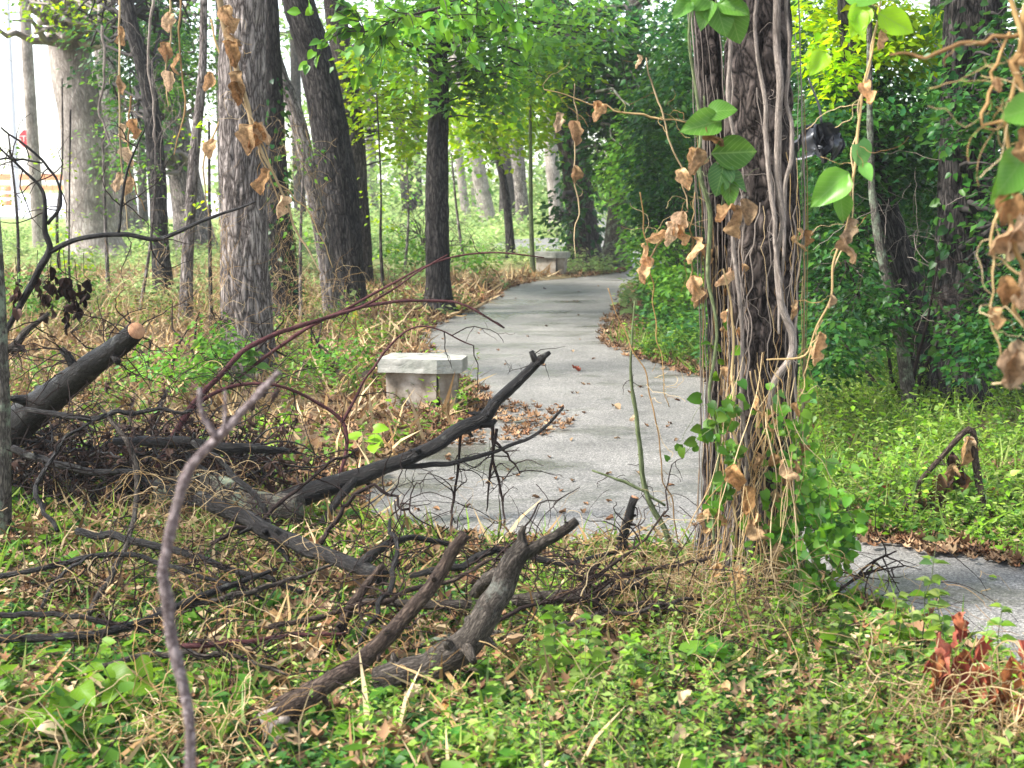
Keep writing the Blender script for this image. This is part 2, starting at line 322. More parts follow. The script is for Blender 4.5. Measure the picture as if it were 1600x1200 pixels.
def inside(x, y, poly_=None):
    pl = PATH if poly_ is None else poly_
    x = np.asarray(x).ravel(); y = np.asarray(y).ravel(); c = np.zeros(len(x), bool)
    x0, y0 = pl[:, 0], pl[:, 1]; x1, y1 = np.roll(x0, -1), np.roll(y0, -1)
    for a in range(len(pl)):
        if y0[a] == y1[a]: continue
        k = (y0[a] > y) != (y1[a] > y); c ^= k & (x < (x1[a]-x0[a])*(y-y0[a])/(y1[a]-y0[a])+x0[a])
    return c
def edge_dist(x, y):
    x = np.asarray(x).ravel(); y = np.asarray(y).ravel(); best = np.full(len(x), 1e9)
    a = PATH; b = np.roll(PATH, -1, 0)
    for i in range(len(a)):
        dx, dy = b[i]-a[i]; l = dx*dx+dy*dy+1e-12; t = np.clip(((x-a[i, 0])*dx+(y-a[i, 1])*dy)/l, 0, 1)
        best = np.minimum(best, (x-a[i, 0]-t*dx)**2+(y-a[i, 1]-t*dy)**2)
    return np.sqrt(best)
def gh_raw(x, y): return .09*(fbm(x*.45+3, y*.45+7, 0, 3)-.4)+.05*(noise(x*1.7, y*1.7)-.3)
def gh(x, y):
    x = np.asarray(x, float); y = np.asarray(y, float); sh = x.shape; xf, yf = x.ravel(), y.ravel()
    ins = inside(xf, yf); near = (yf < 60) & (yf > 0) & (np.abs(xf) < 30); d = np.full(len(xf), 9.0)
    if near.any(): d[near] = edge_dist(xf[near], yf[near])
    h = gh_raw(xf, yf)*np.clip(d/.8, 0, 1)+.02*np.clip(d/.25, 0, 1)
    fade = np.clip(1-(yf-55)/8, 0, 1); h = h*fade
    return np.where(ins, -.03*np.clip(d/.04, 0, 1), h).reshape(sh)

xs = np.unique(np.concatenate([np.linspace(-300, -30, 28), np.linspace(-30, -7, 60), np.linspace(-7, 7, 130), np.linspace(7, 30, 60), np.linspace(30, 300, 28)]))
ys = np.unique(np.concatenate([np.linspace(-300, 0, 20), np.linspace(0, 3, 8), np.linspace(3, 14, 120), np.linspace(14, 34, 90), np.linspace(34, 70, 40), np.linspace(70, 300, 30)]))
XX, YY = np.meshgrid(xs, ys); ZZ = gh(XX, YY)
V = np.stack([XX, YY, ZZ], -1).reshape(-1, 3); nx, ny = len(xs), len(ys)
i = (np.arange(ny-1)[:, None]*nx+np.arange(nx-1)[None, :]); f = np.stack([i, i+1, i+nx+1, i+nx], -1).reshape(-1, 4)
m, t, N, L = base_mat('ground_soil'); g = N('NewGeometry')
n1 = N('TexNoise', Scale=.9, Detail=9.0, Roughness=.68); L(g.outputs['Position'], n1.inputs['Vector'])
n2 = N('TexNoise', Scale=28.0, Detail=6.0, Roughness=.7); L(g.outputs['Position'], n2.inputs['Vector'])
r1 = ramp(t, [(.3, (.05, .033, .022)), (.45, (.12, .08, .05)), (.58, (.2, .145, .09)), (.75, (.1, .13, .045))]); L(n1.outputs['Fac'], r1.inputs[0])
r2 = ramp(t, [(.3, (.45, .45, .45)), (.7, (1.5, 1.45, 1.4))]); L(n2.outputs['Fac'], r2.inputs[0])
mx = N('Mix', data_type='RGBA', blend_type='MULTIPLY'); mx.inputs[0].default_value = 1; L(r1.outputs[0], mx.inputs[6]); L(r2.outputs[0], mx.inputs[7])
sx = N('SeparateXYZ'); L(g.outputs['Position'], sx.inputs[0]); mr = N('MapRange'); L(sx.outputs[1], mr.inputs[0]); mr.inputs[1].default_value = 24; mr.inputs[2].default_value = 36
r4 = ramp(t, [(.3, (.16, .24, .06)), (.55, (.26, .34, .1)), (.75, (.36, .36, .17))]); L(n1.outputs['Fac'], r4.inputs[0])
m4 = N('Mix', data_type='RGBA'); L(mr.outputs[0], m4.inputs[0]); L(mx.outputs[2], m4.inputs[6]); L(r4.outputs[0], m4.inputs[7])
pb = N('BsdfPrincipled', Roughness=.9); pb.inputs['Specular IOR Level'].default_value = .1; L(m4.outputs[2], pb.inputs['Base Color'])
bp = N('Bump', Strength=.7, Distance=.03); L(n2.outputs['Fac'], bp.inputs['Height']); L(bp.outputs[0], pb.inputs['Normal'])
L(pb.outputs[0], N('OutputMaterial').inputs[0]); M['ground'] = m
tag(MB().add(V, [f]).obj('ground', m), kind='structure')

# path surface: triangulated sheet 4 mm above zero
bm = bmesh.new(); vs = [bm.verts.new((x, y, .004)) for x, y in PATH]; fc = bm.faces.new(vs); bmesh.ops.triangulate(bm, faces=[fc])
me = bpy.data.meshes.new('path')
for fq in bm.faces:
    fq.normal_update()
    if fq.normal.z < 0: fq.normal_flip()
bm.to_mesh(me); bm.free()
m, t, N, L = base_mat('path_surface'); g = N('NewGeometry')
na = N('TexNoise', Scale=95.0, Detail=4.0, Roughness=.75); L(g.outputs['Position'], na.inputs['Vector'])
nb = N('TexNoise', Scale=1.3, Detail=8.0, Roughness=.65); L(g.outputs['Position'], nb.inputs['Vector'])
mp = N('Mapping'); mp.inputs['Scale'].default_value = (.5, .95, 1); mp.inputs['Rotation'].default_value = (0, 0, .03); L(g.outputs['Position'], mp.inputs[0])
nc = N('TexNoise', Scale=1.0, Detail=6.0, Roughness=.55, Distortion=.4); L(mp.outputs[0], nc.inputs['Vector'])
ra = ramp(t, [(.36, (.035, .032, .028)), (.46, (.14, .134, .124)), (.56, (.235, .223, .203)), (.68, (.5, .485, .455))]); L(na.outputs['Fac'], ra.inputs[0])
rb = ramp(t, [(.28, (.5, .485, .46)), (.42, (.85, .84, .81)), (.55, (1.02, 1, .97)), (.72, (1.3, 1.28, 1.23))]); L(nb.outputs['Fac'], rb.inputs[0])
rc = ramp(t, [(.33, (.5, .5, .44)), (.39, (.85, .85, .82)), (.45, (1, 1, 1)), (.57, (1, 1, 1)), (.625, (.76, .76, .72)), (.66, (.92, .92, .9)), (.7, (1.05, 1.05, 1.05))]); L(nc.outputs['Fac'], rc.inputs[0])
x1 = N('Mix', data_type='RGBA', blend_type='MULTIPLY'); x1.inputs[0].default_value = 1; L(ra.outputs[0], x1.inputs[6]); L(rb.outputs[0], x1.inputs[7])
x2 = N('Mix', data_type='RGBA', blend_type='MULTIPLY'); x2.inputs[0].default_value = 1; L(x1.outputs[2], x2.inputs[6]); L(rc.outputs[0], x2.inputs[7])
pb = N('BsdfPrincipled'); L(x2.outputs[2], pb.inputs['Base Color'])
rr = ramp(t, [(.36, (.22, .22, .22)), (.45, (.6, .6, .6)), (.57, (.6, .6, .6)), (.62, (.3, .3, .3)), (.7, (.6, .6, .6))]); L(nc.outputs['Fac'], rr.inputs[0]); L(rr.outputs[0], pb.inputs['Roughness'])
bp = N('Bump', Strength=.5, Distance=.004); L(na.outputs['Fac'], bp.inputs['Height']); L(bp.outputs[0], pb.inputs['Normal'])
L(pb.outputs[0], N('OutputMaterial').inputs[0]); me.materials.append(m)
tag(link('path', me), kind='structure')

# road beyond the trees on the left
mroad = noise_mat('road_surface', [(.3, (.42, .42, .43)), (.7, (.58, .58, .58))], 2, .7, .1)
road_v = np.array([[-230, 62, .01], [-12.5, 60.5, .01], [-12.5, 150, .01], [-230, 150, .01]])
tag(MB().add(road_v, [np.array([[0, 1, 2, 3]])]).obj('road', mroad, smooth=False), kind='structure')
kb = []
mb = MB(); a, b = np.array([-230, 61.9, 0]), np.array([-12.5, 60.4, 0])
v = np.array([[a[0], a[1]-.15, -.05], [b[0], b[1]-.15, -.05], [b[0], b[1], -.05], [a[0], a[1], -.05]]); v2 = v.copy(); v2[:, 2] = .12
mb.add(np.vstack([v, v2]), [np.array([[0, 1, 5, 4], [1, 2, 6, 5], [2, 3, 7, 6], [3, 0, 4, 7], [4, 5, 6, 7]])])
tag(mb.obj('kerb', noise_mat('kerb_concrete', [(.3, (.4, .4, .38)), (.7, (.55, .55, .53))], 6), smooth=False), kind='structure')

# ------------------------------------------------------------------ trees
def clusters(blobs):
    out = []
    for cx, cy, rx, ry, Y, rY, n in blobs:
        c = PY(cx, cy, Y); k = Y/F
        q = rdir(n)*(rng.random((n, 1))**.45); q = q*np.array([rx*k, rY, ry*k])+c
        out.append(q)
    return np.vstack(out)
def crown_mesh(mb, cen, nl, size, rad, T=T_OV, droop=.35, flat=.3):
    n = len(cen)*nl; c = np.repeat(cen, nl, 0); r = np.sqrt(rng.random(n))*rad; th = rng.random(n)*2*np.pi
    rad_d = np.stack([np.cos(th), np.sin(th), np.zeros(n)], 1)
    tl = np.repeat(rdir(len(cen), .5)*.45, nl, 0)
    off = rad_d*r[:, None]; off[:, 2] = rng.normal(size=n)*rad*flat - .15*r + (off*tl).sum(1)
    d = nrm(rad_d+rdir(n)*.6+np.array([0, 0, -droop])); nn = nrm(np.array([0, 0, 1.0])+rdir(n)*.75)
    leaves(mb, c+off, d, nn, size*(.65+.6*rng.random(n)), T, .8+.4*rng.random(n), rng.random(n)*.5-.1)
def twigs_mesh(mb, frm, cen, r0=.02, K=8):
    n = len(cen); a = frm[rng.integers(0, len(frm), n)] if len(frm) else cen+rdir(n)
    # start from the nearest point of the wood
    dd = ((cen[:, None, :]-frm[None])**2*np.array([1, 1, 1.6])).sum(-1); a = frm[np.argmin(dd, 1)]
    t = np.linspace(0, 1, K)[None, :, None]; C = a[:, None]*(1-t)+cen[:, None]*t
    L_ = np.linalg.norm(cen-a, axis=1)[:, None, None]; C = C+np.sin(t*np.pi)*L_*rdir(n)[:, None]*.12+np.array([0, 0, 1])*np.sin(t*np.pi)*L_*.08
    C[:, 1:-1] += rng.normal(size=(n, K-2, 3))*L_*.02
    R = r0*np.minimum(1.2, .25+L_[:, 0]*.35)*(1-t[..., 0]*.85); strands(mb, C, R, 5)

tree_count = 0
def tree(label, pl, pg, bark, sides=20, ds=.08, ridge=None, flare=.35, top=9, blobs=None, leaf='lf_mid', nl=26, size=.11, rad=.35, high=True, group=None, name='tree', ivy=None, T=T_OV, ntw=60, kind='tree', zc=4.5):
    global tree_count; tree_count += 1
    pts = [P(x, y, pg) for x, y, _ in pl]; rr = [W(w_, p)/2 for (x, y, w_), p in zip(pl, pts)]
    gz = float(gh(np.array([pts[0][0]]), np.array([pts[0][1]]))[0])
    pts[0] = pts[0]*1.0; pts[0][2] = gz-.06
    d = nrm(pts[-1]-pts[-2]); d = nrm(d*np.array([.7, .7, 1])+np.array([0, 0, .15])); z = pts[-1][2]
    while z < top:
        pts.append(pts[-1]+d*1.3+np.array([rng.normal()*.06, rng.normal()*.06, 0])); z = pts[-1][2]; rr.append(max(rr[-1]*.86, .012))
    root = thing(name, pts[0]+np.array([0, 0, .06]), label, kind, group)
    mb = MB(); mb.add(*tube(pts, rr, sides, ds, ridge, flare, zcoarse=zc, seed=tree_count))
    mb.obj('trunk', M[bark], root)
    wood = spline(pts, 8)
    if blobs:
        cen = clusters(blobs); mb = MB(); crown_mesh(mb, cen, nl, size, rad, T_Q if D(pg) > 21 else T); o = mb.obj('crown', M[leaf], root); o['kind'] = 'stuff'
        mb = MB(); sel = cen[rng.permutation(len(cen))[:ntw]]; twigs_mesh(mb, wood[len(wood)//6:], sel, max(.012, rr[0]*.16)); mb.obj('branches', M[bark], root)['kind'] = 'stuff'
    if high:
        n = 11 if high is True else high; c = pts[-2]+rdir(n)*np.array([2.0, 2.0, 1.3])*(rng.random((n, 1))**.5)  # a given count packs the unseen crown denser to block sky light
        mb = MB(); crown_mesh(mb, c, 16, .24, .6, T_Q); o = mb.obj('upper_crown', M['lf_mid' if leaf == 'lf_far' else leaf], root); o['kind'] = 'stuff'
        mb = MB(); twigs_mesh(mb, wood[-18:], c, .05); mb.obj('upper_branches', M[bark], root)['kind'] = 'stuff'
    if ivy:
        x0, y0, x1, y1, n, lf, sz = ivy
        s0, s1 = (y0, y1); zz = np.interp(rng.random(n), [0, 1], [P(800, y0, pg)[2], P(800, y1, pg)[2]])
        wz = np.array([p[2] for p in wood]); o_ = np.argsort(wz)
        cx = np.interp(zz, wz[o_], wood[o_, 0]); cy = np.interp(zz, wz[o_], wood[o_, 1]); rz = np.interp(zz, [p[2] for p in pts], rr)
        th = rng.random(n)*2*np.pi; dr = np.stack([np.cos(th), np.sin(th), np.zeros(n)], 1)
        pos = np.stack([cx, cy, zz], 1)+dr*(rz*(1.0+.6*rng.random(n)**2)+.01)[:, None]
        mb = MB(); leaves(mb, pos, nrm(dr*.5+rdir(n)*.5+np.array([0, 0, -.6])), nrm(dr+rdir(n)*.4), sz*(.6+.7*rng.random(n)), T_HEART)
        o = mb.obj('ivy_leaves', M[lf], root); o['kind'] = 'stuff'
    return root, wood

# left side
tree('slim pale grey trunk at the left edge, in front of the bright road', [(62, 388, 20), (50, 200, 18), (38, 0, 17)], 388, 'bark_pale', 14, flare=.2)
tree('thick pale smooth-barked tree leaning left beside the road', [(150, 402, 92), (143, 350, 80), (128, 200, 68), (112, 100, 66), (100, 0, 62)], 402, 'bark_pale', 28, .1, (.012, 6, 2), .4,
     blobs=[(60, 0, 90, 60, 28, 1.5, 16), (170, 20, 60, 50, 29, 2, 20)], leaf='lf_yellow', size=.12, rad=.4, nl=18)
tree('grey-brown trunk just right of the thick pale leaning tree', [(192, 372, 54), (184, 250, 44), (172, 150, 40), (165, 60, 38)], 372, 'bark_grey', 20)
tree('dark furrowed trunk bending left above, beside the slim pale stem', [(257, 470, 34), (250, 380, 27), (244, 250, 28), (232, 140, 24), (206, 40, 22), (190, -60, 20)], 470, 'bark_dark', 20, .06, (.008, 22, 4),
     blobs=[(200, 80, 70, 70, 24, 1.5, 40), (260, 40, 60, 60, 25, 1.5, 34), (225, 190, 35, 50, 25, 1.5, 16)], leaf='lf_dark', size=.12, rad=.4)
tree('grey leaning trunk standing behind the slim pale stem', [(308, 395, 66), (292, 300, 50), (270, 180, 44), (250, 100, 40)], 395, 'bark_grey', 22, .1, (.01, 12, 3),
     blobs=[(230, 140, 60, 70, 30, 2, 40), (300, 90, 50, 100, 31, 2, 50), (220, 250, 50, 40, 32, 2, 16)], leaf='lf_mid', size=.13, rad=.45)
tree('slim pale grey stem rising from tan grass left of the thick furrowed trunk', [(290, 507, 24), (293, 400, 19), (303, 250, 17), (315, 130, 14), (318, 30, 12)], 507, 'bark_grey', 16, .08, flare=.3)
tree('thick furrowed grey trunk in the left foreground, widest of the left trees', [(392, 592, 98), (390, 560, 84), (386, 480, 78), (382, 350, 72), (378, 150, 72), (382, 0, 68)], 592, 'bark_grey', 150, .022, (.014, 17, 3.6), .25, zc=4)
tree('dark ivy-grown trunk close behind the thick furrowed grey one', [(452, 512, 42), (442, 420, 42), (432, 300, 38), (425, 150, 34)], 512, 'bark_dark', 24, .06, (.01, 20, 4), ivy=(420, 120, 460, 500, 380, 'lf_dark', .06))
tree('bent grey stem curving left in front of the large black-barked trunk', [(520, 500, 28), (508, 400, 25), (490, 300, 25), (465, 190, 25), (436, 110, 22), (418, 30, 18), (412, -60, 16)], 500, 'bark_grey', 26, .05, (.006, 22, 4), zc=3.5)
tree('large black-barked trunk behind the bent grey stem', [(548, 488, 62), (541, 430, 56), (529, 300, 60), (512, 180, 58), (490, 80, 54), (466, 0, 50)], 488, 'bark_dark', 100, .035, (.016, 15, 3.2), .25)
tree('brown smooth trunk touching the large black-barked one on its right', [(566, 458, 36), (557, 300, 37), (545, 150, 35), (522, 0, 33)], 458, 'bark_brown', 24, .06, (.006, 18, 3),
     blobs=[(620, 150, 62, 100, 22, 1.6, 50), (585, 90, 50, 90, 21, 1.6, 28), (640, 215, 50, 40, 23, 1.3, 22)], leaf='lf_yellow', size=.12, rad=.35)
tree('straight dark trunk standing alone at the left edge of the path', [(687, 492, 50), (685, 450, 40), (683, 300, 36), (685, 150, 32), (682, 30, 28), (680, -60, 26)], 492, 'bark_dark', 80, .03, (.012, 18, 3.6), .45,
     blobs=[(720, 10, 130, 50, 17.8, 1.6, 36), (780, 80, 100, 70, 18.2, 1.5, 34), (630, 60, 90, 80, 17.4, 1.5, 32), (870, 50, 90, 70, 18, 1.8, 30), (760, 160, 90, 40, 18.4, 1, 14)], leaf='lf_fresh', size=.13, rad=.36)
# far trees
far_g = None
tree('slim pale far trunk left of the lone dark trunk, in hazy green', [(583, 325, 18), (580, 250, 17), (577, 150, 15)], 332, 'bark_grey', 12)
tree('dark far trunk leaning right just left of the lone dark trunk', [(642, 334, 26), (634, 270, 22), (624, 200, 19), (615, 100, 16)], 336, 'bark_brown', 14)
tree('very slim far trunk between the dark leaning one and the lone dark trunk', [(656, 330, 12), (652, 250, 11), (650, 150, 10)], 330, 'bark_brown', 10, ivy=(640, 150, 660, 330, 150, 'lf_dark', .14))
tree('thin crooked grey far trunk just right of the lone dark trunk', [(730, 346, 15), (720, 270, 13), (712, 180, 12)], 346, 'bark_pale', 12)
tree('pale far trunk leaning left with weeds at its foot', [(764, 352, 28), (752, 290, 24), (738, 220, 22), (722, 140, 20)], 354, 'bark_pale', 16, ivy=(720, 180, 770, 350, 60, 'lf_mid', .14))
tree('short pale far stem behind the left-leaning pale trunk', [(746, 330, 14), (740, 270, 13), (734, 200, 12)], 335, 'bark_pale', 10)
tree('slim dark tree left of the farther bench with a yellow-green crown', [(799, 407, 15), (794, 340, 13), (788, 290, 12), (776, 240, 10), (764, 180, 9)], 408, 'bark_dark', 14, .08,
     blobs=[(760, 190, 85, 45, 27, 2.0, 34), (840, 175, 60, 45, 27, 2, 20), (820, 130, 100, 50, 26, 2, 36), (710, 165, 60, 50, 26, 2, 24), (770, 235, 40, 20, 27, 1, 6)], leaf='lf_yellow', size=.15, rad=.45, top=5, high=False)
tree('dark broad far trunk behind the slim dark tree', [(796, 352, 34), (794, 280, 28), (792, 200, 26)], 352, 'bark_brown', 14)
tree('straight pale grey far trunk between the two slim stems', [(818, 358, 24), (814, 300, 20), (808, 240, 22), (800, 150, 22)], 360, 'bark_grey', 14)
tree('very thin grey-green sapling rising in front of the farther bench', [(833, 432, 9), (830, 350, 7), (829, 250, 6), (828, 160, 5), (826, 60, 5)], 432, 'vine_green', 10, flare=.1, top=5, high=False,
     blobs=[(830, 90, 50, 50, 25, 1, 14)], leaf='lf_fresh', size=.12, rad=.3)
tree('pale grey far trunk left of the ivy-clad tree by the path bend', [(872, 366, 30), (868, 320, 22), (863, 260, 22), (858, 180, 20)], 368, 'bark_pale', 14)
tree('dark ivy-clad tree with a wide foot beside the farther bench', [(913, 412, 78), (912, 392, 56), (908, 340, 46), (899, 260, 42), (888, 200, 46), (872, 120, 42), (860, 20, 36)], 412, 'bark_brown', 40, .07, (.015, 14, 3), .25,
     blobs=[(900, 120, 70, 70, 27, 1.5, 46), (960, 180, 60, 90, 26, 1.6, 64), (870, 60, 90, 60, 26, 1.6, 40), (970, 60, 80, 90, 25, 1.6, 60), (880, 330, 14, 40, 27.6, .4, 9), (935, 250, 16, 60, 28, .5, 12)], leaf='lf_dark', size=.14, rad=.42, ivy=(0, 150, 0, 390, 420, 'lf_dark', .12))
tree('grey stub-like trunk right of the dark ivy-clad tree, under leaves', [(960, 418, 52), (964, 380, 40), (969, 320, 36), (974, 250, 34), (980, 150, 30)], 418, 'bark_lichen', 26, .07, (.012, 14, 3), .2,
     blobs=[(985, 265, 40, 60, 24.5, 1, 46), (1030, 200, 50, 90, 24, 1.5, 60)], leaf='lf_mid', size=.12, rad=.36)
for k, (x, y, w_, h_, lb) in enumerate([(170, 470, 7, 260, 'thin bare sapling rising left of the dark bending trunk'), (95, 450, 6, 200, 'thin bare sapling at the foot of the thick pale tree'), (215, 500, 6, 240, 'thin sapling right in front of the dark bending trunk'),
        (330, 520, 7, 330, 'thin grey sapling left of the furrowed grey trunk'), (470, 520, 6, 300, 'thin sapling between the ivy-grown and bent stems'), (600, 470, 6, 180, 'thin sapling right of the brown smooth trunk'), (630, 440, 5, 150, 'slender sapling left of the lone dark trunk'),
        (120, 520, 5, 170, 'thin leaning sapling above the sawn log'), (728, 430, 5, 190, 'slender sapling right of the lone dark trunk'), (30, 470, 6, 260, 'thin bare sapling at the left edge behind the forked branch')]):
    a_ = rng.normal()*14; tree(lb, [(x, y, w_), (x+a_*.5+rng.normal()*4, y-h_*.5, w_*.8), (x+a_, y-h_, w_*.5)], y, ['bark_grey', 'bark_brown'][k % 2], 8, .08, flare=.15, top=2.2, high=False, blobs=[(x+a_, y-h_*.95, 34, 34, D(y), .3, 5), (x+a_*.5, y-h_*.6, 26, 40, D(y), .3, 4)], leaf=['lf_fresh', 'lf_yellow'][k % 2], size=.07, rad=.22, nl=9, name='sapling')
# unseen gaps between the left trunks: farther trunks
for k, (x, y, w_) in enumerate([(352, 352, 18), (470, 350, 20), (225, 360, 16)]):
    tree(['thin far trunk glimpsed left of the thick furrowed grey one', 'thin far trunk glimpsed left of the bent grey stem', 'thin far trunk right of the grey-brown trunk'][k], [(x, y, w_), (x-6, 200, w_-3), (x-9, 80, w_-4)], y, 'bark_brown', 10)

# right side
r1, wood1 = tree('big rough-barked trunk in the right foreground, wrapped in pale vines', [(1176, 945, 134), (1180, 880, 114), (1186, 760, 106), (1190, 600, 104), (1192, 450, 106), (1193, 300, 106), (1187, 150, 102), (1182, 0, 98), (1178, -80, 96)], 935, 'bark_main', 190, .013, (.018, 18, 6), .2, zc=2.9, top=8)
r1b, wood1b = tree('narrower rough trunk pressed against the left of the big vine-wrapped one', [(1118, 935, 74), (1120, 860, 60), (1124, 700, 48), (1125, 520, 42), (1120, 350, 40), (1112, 200, 44), (1104, 60, 40), (1096, -60, 36)], 922, 'bark_main', 110, .015, (.014, 20, 6), .25, zc=2.9, top=7)
tree('dark thick trunk in the shade at the far right, covered with climbers', [(1500, 640, 100), (1503, 500, 84), (1508, 300, 80), (1518, 100, 88), (1526, 0, 94)], 640, 'bark_dark', 70, .04, (.012, 22, 4), ivy=(0, 0, 0, 560, 500, 'lf_dark', .07),
     blobs=[(1580, 140, 50, 160, 10.2, .8, 60), (1600, 350, 60, 100, 10, .8, 44), (1500, 170, 40, 60, 9.8, .5, 16), (1560, 480, 60, 60, 10.5, .8, 30)], leaf='lf_dark', size=.075, rad=.2, nl=22, high=60)  # upper crown above the view thickened to darken the thicket
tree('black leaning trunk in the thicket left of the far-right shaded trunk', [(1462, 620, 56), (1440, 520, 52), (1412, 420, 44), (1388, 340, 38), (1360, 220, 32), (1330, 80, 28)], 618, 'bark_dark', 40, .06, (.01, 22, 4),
     blobs=[(1390, 230, 80, 90, 12, 1, 110), (1310, 260, 60, 100, 11.5, .9, 90), (1330, 150, 80, 60, 12, 1, 70), (1440, 330, 60, 70, 12.6, .9, 50), (1290, 400, 50, 90, 11.5, .8, 70)], leaf='lf_dark', size=.075, rad=.2, nl=22, high=60)  # same dense unseen crown, added to hold back sky light here
tree('thin mottled pale trunk leaning left in front of the black leaning trunk', [(1426, 650, 26), (1412, 560, 20), (1396, 480, 18), (1382, 420, 17), (1368, 340, 13), (1360, 240, 10)], 655, 'bark_lichen', 16, .05, (.006, 22, 4), high=False, top=3.2)
for k, (x, Y, lb) in enumerate([(1700, 13, 'dark trunk just outside the right edge of the view'), (1660, 8.5, 'near trunk just outside the right edge of the view'), (1470, 19, 'dark trunk deep in the right thicket')]):
    q_ = 275+(2200*1.82/Y)*.98; tree(lb, [(x, q_, 60), (x+5, 100, 48), (x+8, -60, 44)], q_, 'bark_dark', 20, high=60)  # dense crowns out of view, added overhead to shade the right side
tree('young tree with bright lime leaves right of the big vine-wrapped trunk', [(1275, 600, 14), (1280, 400, 12), (1300, 200, 11), (1330, 90, 9), (1350, 30, 7)], 600, 'bark_dark', 12, .08, high=False, top=4,
     blobs=[(1310, 30, 80, 60, 12, .7, 46), (1410, 50, 75, 55, 12.2, .6, 50), (1290, 110, 40, 45, 11.6, .5, 16), (1380, 85, 60, 30, 11.8, .5, 16)], leaf='lf_yellow', size=.09, rad=.17, nl=20)
tree('lichen-spotted slim trunk cut by the left frame edge, beside the brush pile', [(-2, 860, 32), (4, 700, 26), (2, 560, 21), (-6, 400, 20), (-20, 200, 18)], 860, 'bark_lichen', 26, .03, (.004, 40, 10), high=False, top=4)

# shrubs: right of the path and in the thicket
def shrub(label, blobs, pg, px, leaf, size, rad, nl=24, group=None, nst=7, T=T_OV):
    root = thing('shrub', G(px, pg), label, 'shrub', group); cen = clusters(blobs); mb = MB(); cen[:, 2] = np.maximum(cen[:, 2], .1)
    crown_mesh(mb, cen, nl, size, rad, T); o = mb.obj('foliage', M[leaf], root); o['kind'] = 'stuff'
    b = G(px, pg); top = cen[:, 2].max(); st_ = [np.stack([np.linspace(b[0], b[0]+rng.normal()*.5, 6), np.linspace(b[1], b[1]+rng.normal()*.4, 6), np.linspace(-.05, top, 6)], 1)+rng.normal(size=(6, 3))*.04 for _ in range(nst)]
    mb = MB(); strands(mb, np.array(st_), np.linspace(.018, .006, 6)[None]*np.ones((nst, 1)), 5); twigs_mesh(mb, np.vstack(st_), cen[rng.permutation(len(cen))[:50]], min(.012, size*.07)); mb.obj('stems', M['twig'], root)
shrub('tall dark green shrub hanging over the right edge of the path', [(1040, 230, 55, 120, 19, 1.3, 110), (1075, 120, 60, 130, 18, 1.3, 110), (1065, 350, 45, 80, 19, 1.2, 70), (1030, 330, 40, 70, 19.5, 1, 50)], 455, 1075, 'lf_dark', .1, .27, 24)
shrub('olive shrub at the path edge below the tall dark one', [(1035, 400, 35, 45, 17.5, .6, 40), (1075, 450, 45, 45, 16, .8, 44)], 470, 1060, 'lf_mid', .08, .2, 20)
shrub('leafy bush right of the grey stub-like trunk', [(1010, 330, 35, 60, 23, .8, 40), (995, 380, 22, 30, 22.5, .5, 14)], 412, 1012, 'lf_mid', .1, .28, 20)
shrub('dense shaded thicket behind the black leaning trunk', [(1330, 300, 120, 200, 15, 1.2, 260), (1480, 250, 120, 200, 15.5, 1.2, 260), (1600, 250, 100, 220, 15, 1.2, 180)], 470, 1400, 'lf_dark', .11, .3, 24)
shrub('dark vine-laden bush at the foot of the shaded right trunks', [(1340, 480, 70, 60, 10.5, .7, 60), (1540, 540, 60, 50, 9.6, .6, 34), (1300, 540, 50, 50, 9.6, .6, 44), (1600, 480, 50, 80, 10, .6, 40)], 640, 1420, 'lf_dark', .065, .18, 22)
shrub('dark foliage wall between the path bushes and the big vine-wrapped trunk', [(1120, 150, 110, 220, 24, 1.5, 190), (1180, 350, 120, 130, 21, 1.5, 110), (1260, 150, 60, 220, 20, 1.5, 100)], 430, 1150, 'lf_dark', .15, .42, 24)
shrub('pale green bush beyond the far end of the path', [(935, 300, 60, 30, 45, 2, 40), (1000, 290, 70, 40, 43, 2, 40)], 332, 985, 'lf_mid', .2, .7, 20)

shrub('low green shrub at the foot of the furrowed trunk, among tan grass', [(345, 540, 40, 36, 11, .4, 26), (300, 580, 30, 20, 10.6, .3, 12)], 600, 330, 'lf_mid', .06, .16, 16, nst=5)
shrub('low scrub between the slim pale stem and the sawn log', [(240, 560, 36, 30, 10.8, .4, 16)], 600, 245, 'lf_fresh', .055, .15, 14, nst=4)
shrub('low green brush behind the lone dark trunk', [(640, 395, 50, 22, 25, 1, 26), (740, 400, 40, 20, 25, 1, 20)], 415, 700, 'lf_mid', .1, .3, 18, nst=5)
shrub('leafy scrub left of the nearer bench behind the log piece', [(500, 560, 34, 34, 11.5, .4, 16), (560, 540, 26, 26, 12, .4, 10)], 590, 520, 'lf_mid', .055, .16, 14, nst=4)
shrub('scrub at the left edge behind the hanging black leaves', [(40, 470, 60, 50, 17, .7, 40), (130, 440, 40, 30, 19, .6, 22)], 500, 60, 'lf_mid', .08, .22, 14, nst=5)
